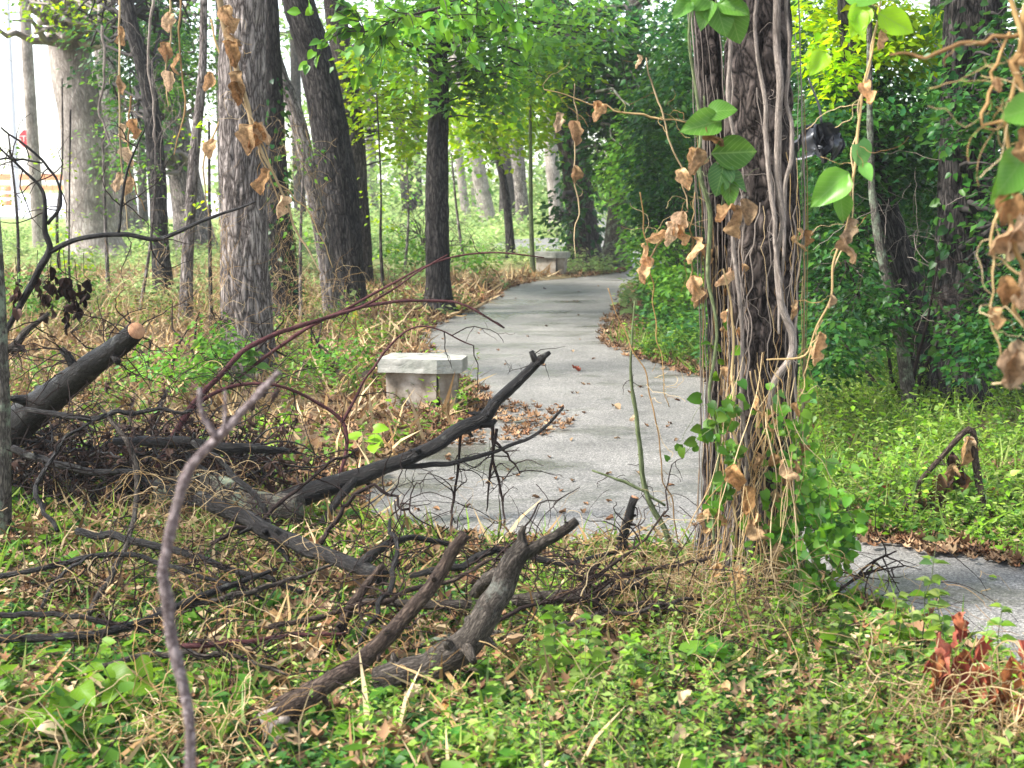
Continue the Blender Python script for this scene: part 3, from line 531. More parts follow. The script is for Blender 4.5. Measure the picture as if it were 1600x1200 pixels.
# far woods: one mass
mb = MB(); n = 4200
X = rng.uniform(-14, 62, n); Yp = rng.uniform(64, 105, n); Z = rng.random(n)**1.15*15
cl = np.stack([X, Yp, Z], 1); cl = cl[(fbm(X*.22, Yp*.1, Z*.3, 2) > .40) & (X > -20+(Z < 0)*0)]
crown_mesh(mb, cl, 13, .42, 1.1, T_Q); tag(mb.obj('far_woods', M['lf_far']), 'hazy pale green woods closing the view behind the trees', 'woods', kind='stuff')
mb = MB(); n = 1500
X = rng.uniform(-12, 60, n); Yp = rng.uniform(60, 72, n); crown_mesh(mb, np.stack([X, Yp, rng.random(n)*2.6], 1), 10, .3, .8, T_Q)
X = rng.uniform(-9, 10, n); Yp = rng.uniform(38, 58, n); q = np.stack([X, Yp, rng.random(n)**2*.6], 1); q = q[(~inside(q[:, 0], q[:, 1])) & ((q[:, 0] > -8) | (rng.random(len(q)) < .3))]
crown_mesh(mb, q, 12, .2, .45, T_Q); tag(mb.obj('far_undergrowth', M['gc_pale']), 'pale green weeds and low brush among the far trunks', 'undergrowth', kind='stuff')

# overhanging near branch with large leaves (top, left of centre)
def leaf_mesh(name, mat, kind='ovate', nx_=4, ny_=9, seed=0):
    r = np.random.default_rng(seed); u = np.linspace(-1, 1, nx_*2+1); v = np.linspace(0, 1, ny_); U, Vv = np.meshgrid(u, v)
    if kind == 'ovate': wd = .36*np.sin(np.pi*Vv**.75)**.8*(1-.25*Vv)+.002; curl = .25*U**2*wd*2-.18*(Vv-.35)**2+.02*np.sin(9*Vv+3*U)
    elif kind == 'heart': wd = .46*np.sin(np.pi*np.clip(Vv*.93+.07, 0, 1)**.62)**.75+.002; curl = .22*(U*wd)**2*2-.3*(Vv-.4)**2+.015*np.sin(8*Vv+2*U)
    else:
        lob = noise(Vv*5+np.sign(U)*3.3, seed*1.7, 2)
        wd = (.27*np.sin(np.pi*Vv**.8)**.6)*(.45+1.15*lob)+.012
        k1 = noise(U*1.6+seed, Vv*4, seed)-.5; k2 = noise(U*4+seed, Vv*9, seed+5)-.5
        curl = (.8+.5*math.sin(seed))*np.abs(U)**1.4*wd+.10*np.sin(Vv*6+seed)+.22*k1+.1*k2-.2*Vv**2
    X = U*wd; Y_ = Vv.copy()
    if kind == 'heart': Y_ = Y_-.12*np.abs(U)*(1-Vv)**3
    if kind == 'dry': X = X+.05*np.sin(Vv*5+seed)+.02*(r.random(U.shape)-.5)
    V_ = np.stack([X, Y_, curl], -1).reshape(-1, 3); k = nx_*2+1
    a = (np.arange(ny_-1)[:, None]*k+np.arange(k-1)[None]).ravel(); f_ = np.stack([a, a+1, a+k+1, a+k], 1)
    return MB().add(V_, [f_], np.stack([X, Y_, X*0], -1).reshape(-1, 3)).mesh(name, mat)
ME = {'hero': [leaf_mesh('leaf', M['hero'], 'heart', seed=1), leaf_mesh('leaf', M['hero'], 'ovate', seed=2)],
      'bright': [leaf_mesh('leaf', M['hero_bright'], 'heart', seed=1), leaf_mesh('leaf', M['hero_bright'], 'ovate', seed=2)],
      'fresh': [leaf_mesh('leaf', M['lf_fresh'], 'ovate', 2, 5), leaf_mesh('leaf', M['lf_fresh'], 'heart', 2, 5)],
      'dry': [leaf_mesh('dry_leaf', M['dry_leaf'], 'dry', 5, 15, s) for s in range(8)],
      'black': [leaf_mesh('dead_leaf', M['black_leaf'], 'dry', 2, 6, s) for s in range(4)],
      'red': [leaf_mesh('red_leaf', M['red_leaf'], 'dry', 4, 12, s) for s in range(4)],
      'litter': [leaf_mesh('fallen_leaf', M['litter'], 'dry', 2, 6, s) for s in range(4)],
      'pale': [leaf_mesh('fallen_leaf', M['litter_pale'], 'dry', 2, 6, s) for s in range(4)]}
def put_leaf(name, kind, pos, d, n, size, parent=None, v=None):
    me = ME[kind][int(rng.integers(len(ME[kind]))) if v is None else v]
    o = bpy.data.objects.new(name, me); S.collection.objects.link(o); mw = mat_frame(pos, d, n, size)
    if parent is not None: o.parent = parent; o.matrix_parent_inverse = Matrix.Translation(-parent.location)
    o.matrix_basis = mw; return o
TC = np.array([0, -1, .25])   # towards the open side where the viewer stands

YB = 9.5
bpts = [PY(900, -260, YB+.4), PY(820, -90, YB+.2), PY(740, -10, YB), PY(640, 25, YB-.1), PY(570, 50, YB-.2)]
root = thing('overhanging_branch', bpts[0], 'near branch of fresh green leaves reaching down over the black-barked trunk', 'branch')
MB().add(*tube(bpts, [.02, .015, .011, .008, .004], 8, .06)).obj('stem', M['bark_brown'], root)
bw = spline(bpts, 10)[8:]; twc = []
mb = MB(); tips = []
for k in range(32):
    b = bw[rng.integers(len(bw))]; dr = nrm(rng.normal(size=3)*np.array([1, .7, .5])+np.array([0, 0, -.25])); C = walk(b[None], dr[None], 7, .075, .22, .05); twc.append(C[0]); tips.append(C[0])
for (x, y) in [(500, 85), (480, 100), (470, 20), (560, 130), (600, 90), (650, 60), (700, 30), (540, 20), (510, 10), (490, 80)]:
    e = PY(x, y, YB-.2); dd = ((bw-e)**2).sum(1); s_ = bw[np.argmin(dd)]; t_ = np.linspace(0, 1, 7)[:, None]; C = s_*(1-t_)+e*t_+np.array([0, 0, .08])*np.sin(t_*np.pi); tips.append(C); twc.append(C)
strands(mb, np.array(twc), np.linspace(.005, .0015, 7)[None]*np.ones((len(twc), 1)), 5); mb.obj('twigs', M['bark_brown'], root)
for C in tips:
    for q in range(7):
        p = C[rng.integers(1, 7)]; dr = nrm((C[-1]-C[0])/max(.05, np.linalg.norm(C[-1]-C[0]))+rng.normal(size=3)*.6+np.array([0, 0, -.6]))
        put_leaf('leaf', 'fresh', p, dr, nrm(np.array([0, -.4, .8])+rng.normal(size=3)*.6), .055+.05*rng.random(), root)

# ------------------------------------------------------------------ benches
mst = noise_mat('bench_concrete', [(.25, (.06, .045, .03)), (.4, (.19, .15, .11)), (.55, (.34, .29, .235)), (.7, (.46, .42, .36))], 5.5, .85, .35, .012)
mslab = noise_mat('bench_slab_stone', [(.25, (.09, .09, .07)), (.42, (.26, .26, .22)), (.6, (.36, .345, .3)), (.8, (.5, .485, .43))], 9, .8, .6, .02)
def prism(plan, z0, z1, rough=0, cuts=3, taper=None, seed=0, zseg=6):
    """loft of a closed plan between z0 and z1; taper(t)->scale about centroid"""
    pl = np.array(plan, float); cen = pl.mean(0); ring = []
    for a in range(len(pl)):
        b = pl[(a+1) % len(pl)]; k = max(2, int(np.linalg.norm(b-pl[a])/.025)); ring += [pl[a]+(b-pl[a])*j/k for j in range(k)]
    ring = np.array(ring); n = len(ring); V_ = []
    for j in range(zseg+1):
        t_ = j/zseg; s_ = taper(t_) if taper else (1, 1); q = cen+(ring-cen)*np.array(s_); z = z0+(z1-z0)*t_
        nn = nrm(q-cen); am = rough*(fbm(q[:, 0]*14+seed, q[:, 1]*14, z*22, 3)-.5)*2
        q = q+nn*am[:, None]; V_.append(np.column_stack([q, np.full(n, z)+rough*.4*(noise(q[:, 0]*9, q[:, 1]*9, seed+j)-.5)]))
    V_ = np.vstack(V_); jj = np.arange(n); f_ = [np.stack([r_*n+jj, r_*n+(jj+1) % n, (r_+1)*n+(jj+1) % n, (r_+1)*n+jj], 1) for r_ in range(zseg)]
    V_ = np.vstack([V_, [[*cen, z1]], [[*cen, z0]]]); e = zseg*n
    f_.append(np.stack([e+jj, e+(jj+1) % n, np.full(n, len(V_)-2)], 1)); f_.append(np.stack([(jj+1) % n, jj, np.full(n, len(V_)-1)], 1))
    return V_, f_
def bench(loc, label, rot=0):
    root = thing('stone_bench', (0, 0, 0), label, 'bench', 'pale stone benches beside the path')
    seat = [(-.46, .10), (0, 0), (.19, .05), (.225, .30), (.05, .44), (-.38, .47)]
    MB().add(*prism(seat, .325, .43, .008, seed=3)).obj('seat_slab', mslab, root, smooth=False)
    MB().add(*prism([(-.405, .155), (-.005, .045), (.0, .36), (-.36, .42)], .02, .3248, .002, taper=lambda t_: (.96+.04*t_, 1), seed=5)).obj('support', mst, root, smooth=False)
    MB().add(*prism([(.004, .085), (.15, .10), (.165, .33), (.02, .33)], .02, .3248, .002, taper=lambda t_: (.78+.3*t_**2.2, .9+.1*t_), seed=8)).obj('support', mst, root, smooth=False)
    MB().add(*prism([(-.44, .11), (0, .0), (.17, .01), (.2, .36), (-.4, .42)], -.03, .0195, .006, seed=9, zseg=2)).obj('footing', mst, root, smooth=False)
    root.location = loc; root.rotation_euler = (0, 0, rot); return root
g1 = G(683, 650); bench((g1[0], g1[1], 0), 'nearer pale stone bench, two supports and rough-edged slab, beside the path')
g2 = G(868, 431); bench((g2[0], g2[1], 0), 'farther pale stone bench at the foot of the dark ivy-clad tree', -.22)

# ------------------------------------------------------------------ roadside things
def lathe(prof, sides=16):
    pr = np.array(prof, float); th = np.arange(sides)*2*np.pi/sides
    V_ = np.stack([pr[:, 0:1]*np.cos(th), pr[:, 0:1]*np.sin(th), np.broadcast_to(pr[:, 1:2], (len(pr), sides))], -1).reshape(-1, 3)
    i_ = np.arange(len(pr)-1)[:, None]*sides; j = np.arange(sides)[None]; j2 = (j+1) % sides
    return V_, [np.stack([i_+j, i_+j2, i_+sides+j2, i_+sides+j], -1).reshape(-1, 4)]
def plain(name, c, rough=.5, metallic=0):
    m_, t_, N_, L_ = base_mat(name); p_ = N_('BsdfPrincipled', Roughness=rough, Metallic=metallic); no = N_('TexNoise', Scale=12.0, Detail=4.0)
    r_ = ramp(t_, [(.3, tuple(.82*x for x in c)), (.7, tuple(min(1, 1.08*x) for x in c))]); L_(no.outputs['Fac'], r_.inputs[0]); L_(r_.outputs[0], p_.inputs['Base Color']); L_(p_.outputs[0], N_('OutputMaterial').inputs[0]); return m_
m_red, m_white, m_org, m_steel = plain('sign_red', (.62, .03, .05)), plain('white_paint', (.8, .8, .8)), plain('barrier_orange', (.7, .27, .1)), plain('galvanised_steel', (.45, .46, .47), .45, .6)
Ys = 60.0; c = PY(43, 217, Ys)
root = thing('road_sign', (c[0], Ys, 0), 'red octagonal road sign with pale lettering behind the slim left trunk', 'sign')
V_, f_ = lathe([(.035, -.1), (.035, c[2]+.35)], 10); MB().add(V_+np.array([c[0], Ys+.06, 0]), f_).obj('post', m_steel, root)
def octa(r_, y0, y1):
    th = np.arange(8)*np.pi/4+np.pi/8; v0 = np.stack([c[0]+r_*np.cos(th), np.full(8, y0), c[2]+r_*np.sin(th)], 1); v1 = v0.copy(); v1[:, 1] = y1
    j = np.arange(8); V2 = np.vstack([v0, v1, [[c[0], y0, c[2]]], [[c[0], y1, c[2]]]])
    return V2, [np.stack([j, (j+1) % 8, 8+(j+1) % 8, 8+j], 1), np.stack([j, np.full(8, 16), (j+1) % 8], 1)[:, ::-1], np.stack([8+j, 8+(j+1) % 8, np.full(8, 17)], 1)]
MB().add(*octa(.42, Ys-.02, Ys+.01)).obj('border', m_white, root, smooth=False); MB().add(*octa(.385, Ys-.03, Ys-.021)).obj('face', m_red, root, smooth=False)
fc = bpy.data.curves.new('lettering', 'FONT'); fc.body = 'STOP'; fc.size = .34; fc.align_x = 'CENTER'; fc.align_y = 'CENTER'; fc.extrude = .003; fc.materials.append(m_white)
fq = bpy.data.objects.new('lettering', fc); S.collection.objects.link(fq); fme = bpy.data.meshes.new_from_object(fq.evaluated_get(bpy.context.evaluated_depsgraph_get())); bpy.data.objects.remove(fq); fo = link('lettering', fme, root); fo.matrix_basis = Matrix.Translation((c[0], Ys-.036, c[2])) @ Matrix.Rotation(math.pi/2, 4, 'X')
# orange barrier along the far side of the road
Yb = 92; root = thing('road_barrier', (PY(45, 275, Yb)[0], Yb, 0), 'long low orange barrier across the far side of the bright road', 'barrier')
x0, x1 = PY(-160, 275, Yb)[0], PY(98, 275, Yb)[0]
for k, (z0, z1) in enumerate([(1.55, 1.95), (.9, 1.2)]):
    v = np.array([[x0, Yb, z0], [x1, Yb, z0], [x1, Yb+.04, z0], [x0, Yb+.04, z0]]); v2 = v.copy(); v2[:, 2] = z1
    MB().add(np.vstack([v, v2]), [np.array([[0, 1, 5, 4], [1, 2, 6, 5], [2, 3, 7, 6], [3, 0, 4, 7], [4, 5, 6, 7], [3, 2, 1, 0]])]).obj('board', m_org, root, smooth=False)
for k in range(6):
    V_, f_ = lathe([(.05, -.05), (.05, 2.0), (.0, 2.02)], 8); MB().add(V_+np.array([x0+(x1-x0)*(k+.5)/6, Yb+.1, 0]), f_).obj('post', m_white, root)
# traffic barrel
cb = PY(8, 255, 88)
root = thing('traffic_barrel', (cb[0], 88, 0), 'orange and white traffic drum at the left frame edge above the barrier', 'traffic drum')
for k, (z0, z1, mm_) in enumerate([(0, .3, m_org), (.3, .5, m_white), (.5, .72, m_org), (.72, .9, m_white), (.9, 1.15, m_org)]):
    V_, f_ = lathe([(.34, z0), (.34-.01*(z1-z0), z1)]+([(0, z1+.02)] if z1 == 1.15 else []), 14); MB().add(V_+np.array([cb[0], 88, 0]), f_).obj('band', mm_, root)
# pale utility pole
cpole = PY(22, 250, 75); root = thing('utility_pole', (cpole[0], 75, 0), 'pale utility pole beyond the road at the left edge', 'pole')
V_, f_ = lathe([(.22, -.1), (.17, 11), (0, 11.05)], 12); MB().add(V_+np.array([cpole[0], 75, 0]), f_).obj('shaft', plain('pole_paint', (.6, .57, .58)), root)
MB().add(*tube([(cpole[0]-1.1, 75, 10.2), (cpole[0], 74.85, 10.2), (cpole[0]+1.1, 75, 10.2)], [.07, .07, .07], 6, .3)).obj('crossarm', m_steel, root)

# ------------------------------------------------------------------ dead wood
def limb(mb, pl, wob=.02, sides=14, ds=.03, ridge=(.003, 60, 14), seed=0):
    pts = [P(x, y, pg) for x, y, pg, _ in pl]; rr = [W(w_, p)/2 for (_, _, _, w_), p in zip(pl, pts)]
    v, f_, a = tube(pts, rr, sides, ds, ridge, 0, True, wob, seed=seed); mb.add(v, f_, a); sp_ = spline(pts, 8)
    if rr[0] > .012 and sides > 8:      # knots and snapped side stubs
        for k in range(int(3+len(pts))):
            i_ = rng.integers(2, int(len(sp_)*.78)); r_ = float(np.interp(i_/len(sp_), np.linspace(0, 1, len(rr)), rr)); dr = nrm(rng.normal(size=3)); l_ = r_*rng.uniform(1.2, 2.6)
            v, f_, a = tube([sp_[i_], sp_[i_]+dr*r_*.8, sp_[i_]+dr*l_+rng.normal(size=3)*r_*.2], [r_*.75, r_*.42, r_*rng.uniform(.1, .3)], 8, r_*.4, (.0015, 70, 14), seed=seed+k); mb.add(v, f_, a)
    return sp_, rr
dead = []
def branch(label, pl, mat, subs=(), ntw=0, twl=.35, wob=.03, cat='branch', name='fallen_branch', group=None, sides=14, cut=None, twm='twig', tws=(.004, .0015), bump=0):
    pl = [(a, b, c_+bump, d_) for a, b, c_, d_ in pl]; subs = [[(a, b, c_+bump, d_) for a, b, c_, d_ in q_] for q_ in subs]
    p0 = P(*pl[0][:3]); root = thing(name, p0, label, cat, group); global tree_count; tree_count += 1
    mb = MB(); wd, rr = limb(mb, pl, wob, sides, seed=tree_count); mb.obj('limb', M[mat], root)
    for s_ in subs:
        mb = MB(); tree_count += 1; w2, _ = limb(mb, s_, wob*.6, 8, .03, (.0015, 70, 14), tree_count); mb.obj('side_branch', M[mat], root); wd = np.vstack([wd, w2[2:]])
    if ntw:
        st_ = wd[rng.integers(len(wd)//6, len(wd), ntw)]; dr = rdir(ntw); dr[:, 1] *= .5; dr[:, 2] = dr[:, 2]*.8
        C = walk(st_, dr, 9, twl/8*(.5+rng.random(ntw)), .28, .05, .01); mb = MB()
        strands(mb, C, np.linspace(*tws, 9)[None]*np.ones((ntw, 1)), 5)
        st2 = C[rng.integers(0, ntw, ntw), rng.integers(2, 8, ntw)]; C2 = walk(st2, rdir(ntw), 6, twl/14, .3); strands(mb, C2, np.linspace(tws[1]*1.3, tws[1]*.7, 6)[None]*np.ones((ntw, 1)), 4)
        mb.obj('twigs', M[twm], root)['kind'] = 'stuff'
    if cut:
        a, b = P(*pl[-1][:3]), P(*pl[-2][:3]); dd = nrm(a-b); r_ = W(pl[-1][3], a)/2*.93; tu = tube([a+dd*.001, a+dd*.006], [r_, r_*.97], 20, .003); MB().add(*tu).obj('cut_face', cut, root)
    return root
m, t, N, L = base_mat('cut_wood'); at = N('Attribute', attribute_name='bc'); mp = N('Mapping'); mp.inputs['Scale'].default_value = (1, 1, 0); L(at.outputs['Vector'], mp.inputs[0])
ln = N('VectorMath', operation='LENGTH'); L(mp.outputs[0], ln.inputs[0]); nq = N('TexNoise', Scale=45.0, Detail=5.0, Roughness=.7); L(at.outputs['Vector'], nq.inputs['Vector'])
aa = N('Math', operation='MULTIPLY_ADD'); L(nq.outputs['Fac'], aa.inputs[0]); aa.inputs[1].default_value = .012; L(ln.outputs['Value'], aa.inputs[2])
ab_ = N('Math', operation='PINGPONG'); L(aa.outputs[0], ab_.inputs[0]); ab_.inputs[1].default_value = .0028
a3 = N('Math', operation='MULTIPLY'); L(ab_.outputs[0], a3.inputs[0]); a3.inputs[1].default_value = 150
a4 = N('Math', operation='MULTIPLY_ADD'); L(nq.outputs['Fac'], a4.inputs[0]); a4.inputs[1].default_value = .9; L(a3.outputs[0], a4.inputs[2])
rr_ = ramp(t, [(.35, (.13, .055, .03)), (.6, (.34, .16, .08)), (.95, (.5, .28, .14))]); L(a4.outputs[0], rr_.inputs[0]); pb = N('BsdfPrincipled', Roughness=.85); L(rr_.outputs[0], pb.inputs['Base Color']); L(pb.outputs[0], N('OutputMaterial').inputs[0]); m_cut = m
branch('thick dark sawn log propped up with an orange cut end', [(-60, 745, 790, 60), (30, 660, 805, 54), (90, 612, 825, 46), (150, 566, 850, 38), (195, 532, 870, 33), (213, 517, 878, 30)], 'dead_wet', [[(120, 592, 838, 18), (108, 560, 838, 14), (96, 545, 838, 10)]], 34, .3, .01, 'log', 'sawn_log', sides=30, cut=m_cut)
branch('wet black branch rising over the path with a broken forked tip', [(395, 815, 830, 36), (455, 780, 826, 34), (520, 756, 822, 31), (600, 730, 818, 24), (660, 704, 815, 21), (745, 657, 812, 22), (775, 630, 812, 17), (800, 608, 812, 17), (846, 562, 812, 13)], 'dead_wet',
       [[(840, 572, 812, 12), (834, 560, 812, 11), (831, 550, 812, 8)], [(844, 566, 812, 12), (852, 556, 812, 10), (860, 550, 812, 6)], [(745, 660, 812, 16), (768, 662, 812, 12), (776, 655, 812, 6)], [(560, 740, 820, 16), (515, 800, 835, 12), (490, 845, 850, 8)],
        [(600, 730, 818, 9), (700, 724, 815, 8), (790, 700, 812, 6), (840, 678, 812, 5), (880, 636, 812, 4)]], 12, .2, .02, sides=18, tws=(.0028, .001))
root = branch('bare twigs dangling from the raised wet branch down to the grass', [(770, 665, 812, 6), (772, 720, 812, 5), (784, 780, 812, 4), (790, 850, 830, 3)], 'twig',
       [[(776, 670, 812, 5), (765, 740, 812, 4), (760, 800, 812, 2)], [(720, 680, 812, 5), (714, 740, 812, 4), (706, 800, 820, 4), (705, 860, 850, 2)], [(774, 690, 812, 5), (800, 720, 812, 3), (812, 740, 812, 2)]], 22, .22, .02, 'twigs', 'dangling_twigs', sides=6)
branch('rough mossy branch stub standing up from the grass in mid-foreground', [(590, 1066, 1100, 48), (690, 1035, 1104, 54), (745, 985, 1100, 46), (775, 930, 1092, 42), (800, 880, 1088, 38), (824, 848, 1085, 32)], 'dead_grey',
       [[(815, 866, 1086, 24), (850, 848, 1086, 18), (900, 815, 1086, 15)], [(818, 860, 1086, 22), (814, 838, 1086, 14), (820, 822, 1086, 8)], [(800, 890, 1088, 24), (762, 905, 1070, 22), (745, 925, 1050, 20)]], 8, .2, .02, sides=24)
branch('long straight grey-brown limb leaning up to the right in the grass', [(430, 1125, 1180, 40), (500, 1075, 1165, 32), (580, 1020, 1150, 28), (640, 958, 1140, 24), (690, 890, 1130, 21), (728, 832, 1125, 18)], 'dead_brown', [[(520, 1062, 1160, 22), (440, 1100, 1160, 24), (380, 1150, 1190, 22)]], 8, .2, .015, sides=20)
branch('black broken limb lying from the brush pile towards the stump', [(310, 778, 850, 24), (380, 812, 862, 26), (460, 848, 880, 26), (530, 872, 900, 24), (598, 905, 925, 26)], 'dead_wet', [[(560, 890, 915, 20), (590, 860, 905, 16), (640, 840, 890, 10), (700, 850, 880, 8)]], 18, .3, .02, bump=55)
branch('dark limb lying level behind the mossy stub', [(560, 940, 945, 10), (680, 944, 950, 16), (760, 942, 950, 18), (850, 936, 948, 22), (930, 928, 945, 22), (1010, 908, 930, 18)], 'dead_grey', [], 8, .25, .015, bump=45)
branch('short black stub with a pale sawn tip at the path edge', [(962, 892, 896, 18), (972, 845, 896, 16), (982, 810, 896, 14), (992, 778, 896, 13)], 'dead_wet', [[(968, 880, 896, 14), (930, 900, 905, 16), (850, 885, 898, 16), (770, 880, 895, 12)]], 5, .15, .01, cut=m_cut)
branch('forked reddish shrub stub with thin stems by the black stub', [(926, 975, 985, 16), (926, 930, 985, 16), (918, 900, 985, 14), (935, 880, 983, 9)], 'dead_brown',
       [[(928, 925, 985, 10), (970, 900, 980, 8), (1040, 885, 975, 7), (1110, 872, 970, 5)], [(924, 910, 985, 8), (960, 880, 980, 6), (1000, 850, 978, 4), (1040, 800, 975, 3)], [(928, 960, 985, 8), (985, 945, 984, 8), (1040, 940, 980, 6)]], 22, .3, .02, bump=15)
branch('long thin dark branch lying across the lower left', [(-30, 1000, 1005, 15), (80, 995, 1003, 13), (180, 985, 996, 14), (250, 965, 980, 14), (340, 920, 950, 11), (430, 890, 925, 6)], 'dead_wet', [[(-30, 962, 985, 10), (90, 960, 985, 9), (180, 975, 990, 9), (240, 988, 992, 6)]], 14, .3, .02, bump=50)
branch('forked thin branch running right below the pale blurred stick', [(240, 955, 972, 10), (310, 945, 960, 8), (380, 928, 948, 10), (460, 905, 930, 7), (520, 880, 920, 4)], 'dead_grey', [], 10, .25, .02, bump=50)
branch('reddish thin branch lying low left of the long straight limb', [(280, 1010, 1030, 8), (330, 1008, 1030, 10), (400, 1000, 1025, 8), (480, 992, 1015, 7), (540, 990, 1010, 5)], 'twig_red', [], 10, .2, .01, bump=35)
branch('black limb lying level at the right foot of the brush pile', [(180, 690, 760, 12), (260, 690, 770, 18), (340, 700, 770, 18), (400, 703, 765, 15), (455, 706, 760, 9)], 'dead_wet', [[(290, 700, 770, 10), (300, 720, 780, 8), (330, 740, 790, 6)]], 24, .25, .02, bump=60)
branch('thick mossy log half hidden at the base of the brush pile', [(240, 770, 800, 44), (330, 765, 795, 50), (400, 790, 810, 46), (470, 792, 815, 42)], 'bark_lichen', [], 8, .2, .01, cat='log', name='mossy_log', sides=24, bump=20)
branch('arching reddish bramble cane reaching right over the path', [(350, 610, 640, 3), (430, 545, 640, 6), (500, 502, 640, 6), (560, 480, 640, 6), (640, 470, 640, 5), (720, 475, 640, 4), (788, 512, 640, 3)], 'twig_red', [[(520, 495, 640, 5), (600, 450, 640, 4), (680, 410, 640, 3), (760, 395, 640, 3), (850, 402, 640, 2)]], 8, .25, .01, 'bramble', 'bramble_cane', sides=7)
branch('long dark purple cane bowing from the brush pile up to the bramble', [(240, 745, 800, 11), (290, 650, 790, 11), (340, 590, 780, 9), (385, 545, 770, 8), (470, 510, 760, 7), (560, 480, 750, 5), (700, 400, 740, 2)], 'twig_red', [[(290, 648, 790, 6), (340, 612, 785, 6), (420, 600, 780, 5), (490, 625, 775, 5), (535, 660, 775, 6), (540, 710, 780, 6), (520, 760, 790, 6), (470, 850, 830, 5)], [(535, 660, 775, 5), (580, 580, 770, 4), (650, 510, 765, 3), (740, 540, 760, 2)]], 20, .35, .02, 'bramble', 'bramble_cane', sides=8)
branch('black forked branch across the left with a long arm towards the furrowed trunk', [(8, 520, 800, 9), (40, 460, 800, 11), (75, 395, 800, 11), (72, 360, 800, 9), (66, 300, 800, 6), (30, 260, 800, 4), (-20, 210, 800, 3)], 'dead_wet',
       [[(75, 395, 800, 9), (120, 375, 800, 8), (190, 366, 800, 8), (250, 374, 800, 7), (310, 348, 800, 6), (400, 315, 800, 3)], [(74, 350, 800, 6), (95, 320, 800, 5), (88, 280, 800, 4), (50, 235, 800, 4), (0, 200, 800, 3)], [(185, 366, 800, 5), (192, 310, 800, 5), (200, 265, 800, 4), (230, 190, 800, 2)], [(66, 255, 800, 3), (24, 248, 800, 3), (-20, 250, 800, 3)]], 22, .3, .015, sides=8)
branch('knobbly grey branch joined to the lichen-spotted left trunk', [(2, 548, 830, 15), (22, 540, 830, 14), (40, 518, 830, 11), (75, 490, 830, 7)], 'dead_grey', [[(10, 545, 830, 12), (38, 545, 830, 12)]], 10, .3, .01)
branch('curved black twig low on the left among the green plants', [(60, 960, 965, 6), (79, 919, 950, 6), (109, 889, 945, 6), (148, 864, 940, 3)], 'dead_wet', [], 5, .12, .01, sides=7, bump=40)
branch('thin upright grey twig at the lower left frame edge', [(2, 860, 862, 4), (12, 829, 862, 5), (6, 780, 862, 4), (5, 700, 862, 3)], 'dead_grey', [], 5, .15, .01, sides=6)
branch('dark purple broken stick rising between the long limb and the black limb', [(505, 1035, 1040, 10), (530, 985, 1030, 16), (560, 930, 1025, 15), (600, 880, 1020, 9)], 'dead_brown', [], 4, .12, .01, sides=12)
branch('small lichen-spotted stick lying left of the foot of the long straight limb', [(360, 1120, 1135, 8), (400, 1100, 1120, 10), (440, 1076, 1105, 9)], 'bark_lichen', [], 2, .1, .01, sides=10)
branch('weathered grey broken log end at the foot of the long straight limb', [(425, 1110, 1175, 44), (432, 1140, 1180, 44), (440, 1172, 1190, 42)], 'bark_pale', [], 0, .1, .01, sides=18, cat='log', name='log_end')
branch('pale lichened stick under the mossy stub, pointing left', [(648, 1012, 1030, 14), (690, 1000, 1025, 16), (735, 992, 1020, 15), (800, 998, 1020, 22), (830, 1010, 1025, 18)], 'bark_lichen', [], 2, .1, .01, sides=12)
branch('slim dark stick lying at the bottom middle', [(712, 1180, 1182, 6), (745, 1155, 1160, 6), (765, 1138, 1145, 5)], 'dead_wet', [], 2, .1, .004, sides=8)
branch('thin brown stick lying across the grass left of the big trunk', [(900, 1010, 1018, 5), (980, 1000, 1010, 6), (1080, 975, 990, 5), (1150, 940, 965, 3)], 'dead_brown', [], 8, .15, .01, sides=8)
branch('pale dry stalk leaning down in front of the brush pile', [(160, 640, 830, 5), (200, 690, 840, 8), (215, 740, 850, 10), (212, 800, 870, 8), (190, 870, 910, 9), (140, 955, 960, 10)], 'dead_grey', [], 12, .2, .02, bump=50)
branch('thorny green stem hanging beside the path to a dark broken root', [(992, 470, 905, 3), (986, 580, 905, 5), (998, 680, 905, 7), (1010, 770, 905, 8), (1040, 830, 905, 9), (1052, 870, 905, 8)], 'vine_green', [[(925, 735, 905, 3), (990, 760, 905, 5), (1040, 790, 905, 4)]], 18, .08, .01, 'vine', 'thorny_vine', sides=8, tws=(.002, .001))
root = branch('bent withered stalk like a tent with leaves hanging from it', [(1410, 800, 825, 10), (1430, 762, 825, 9), (1470, 715, 825, 8), (1516, 670, 825, 10), (1524, 720, 825, 11), (1536, 800, 825, 14)], 'dead_brown', [], 14, .1, .004, 'stalk', 'withered_stalk')
WITHER = root
branch('thin dark twig fork at the foot of the vine-wrapped trunk over the path', [(1230, 910, 960, 5), (1300, 922, 960, 6), (1335, 905, 960, 5), (1360, 880, 960, 4), (1400, 862, 960, 3)], 'twig', [[(1330, 908, 960, 4), (1370, 892, 960, 3), (1412, 884, 960, 3)]], 12, .2, .01, 'branch', 'thin_branch', sides=7)

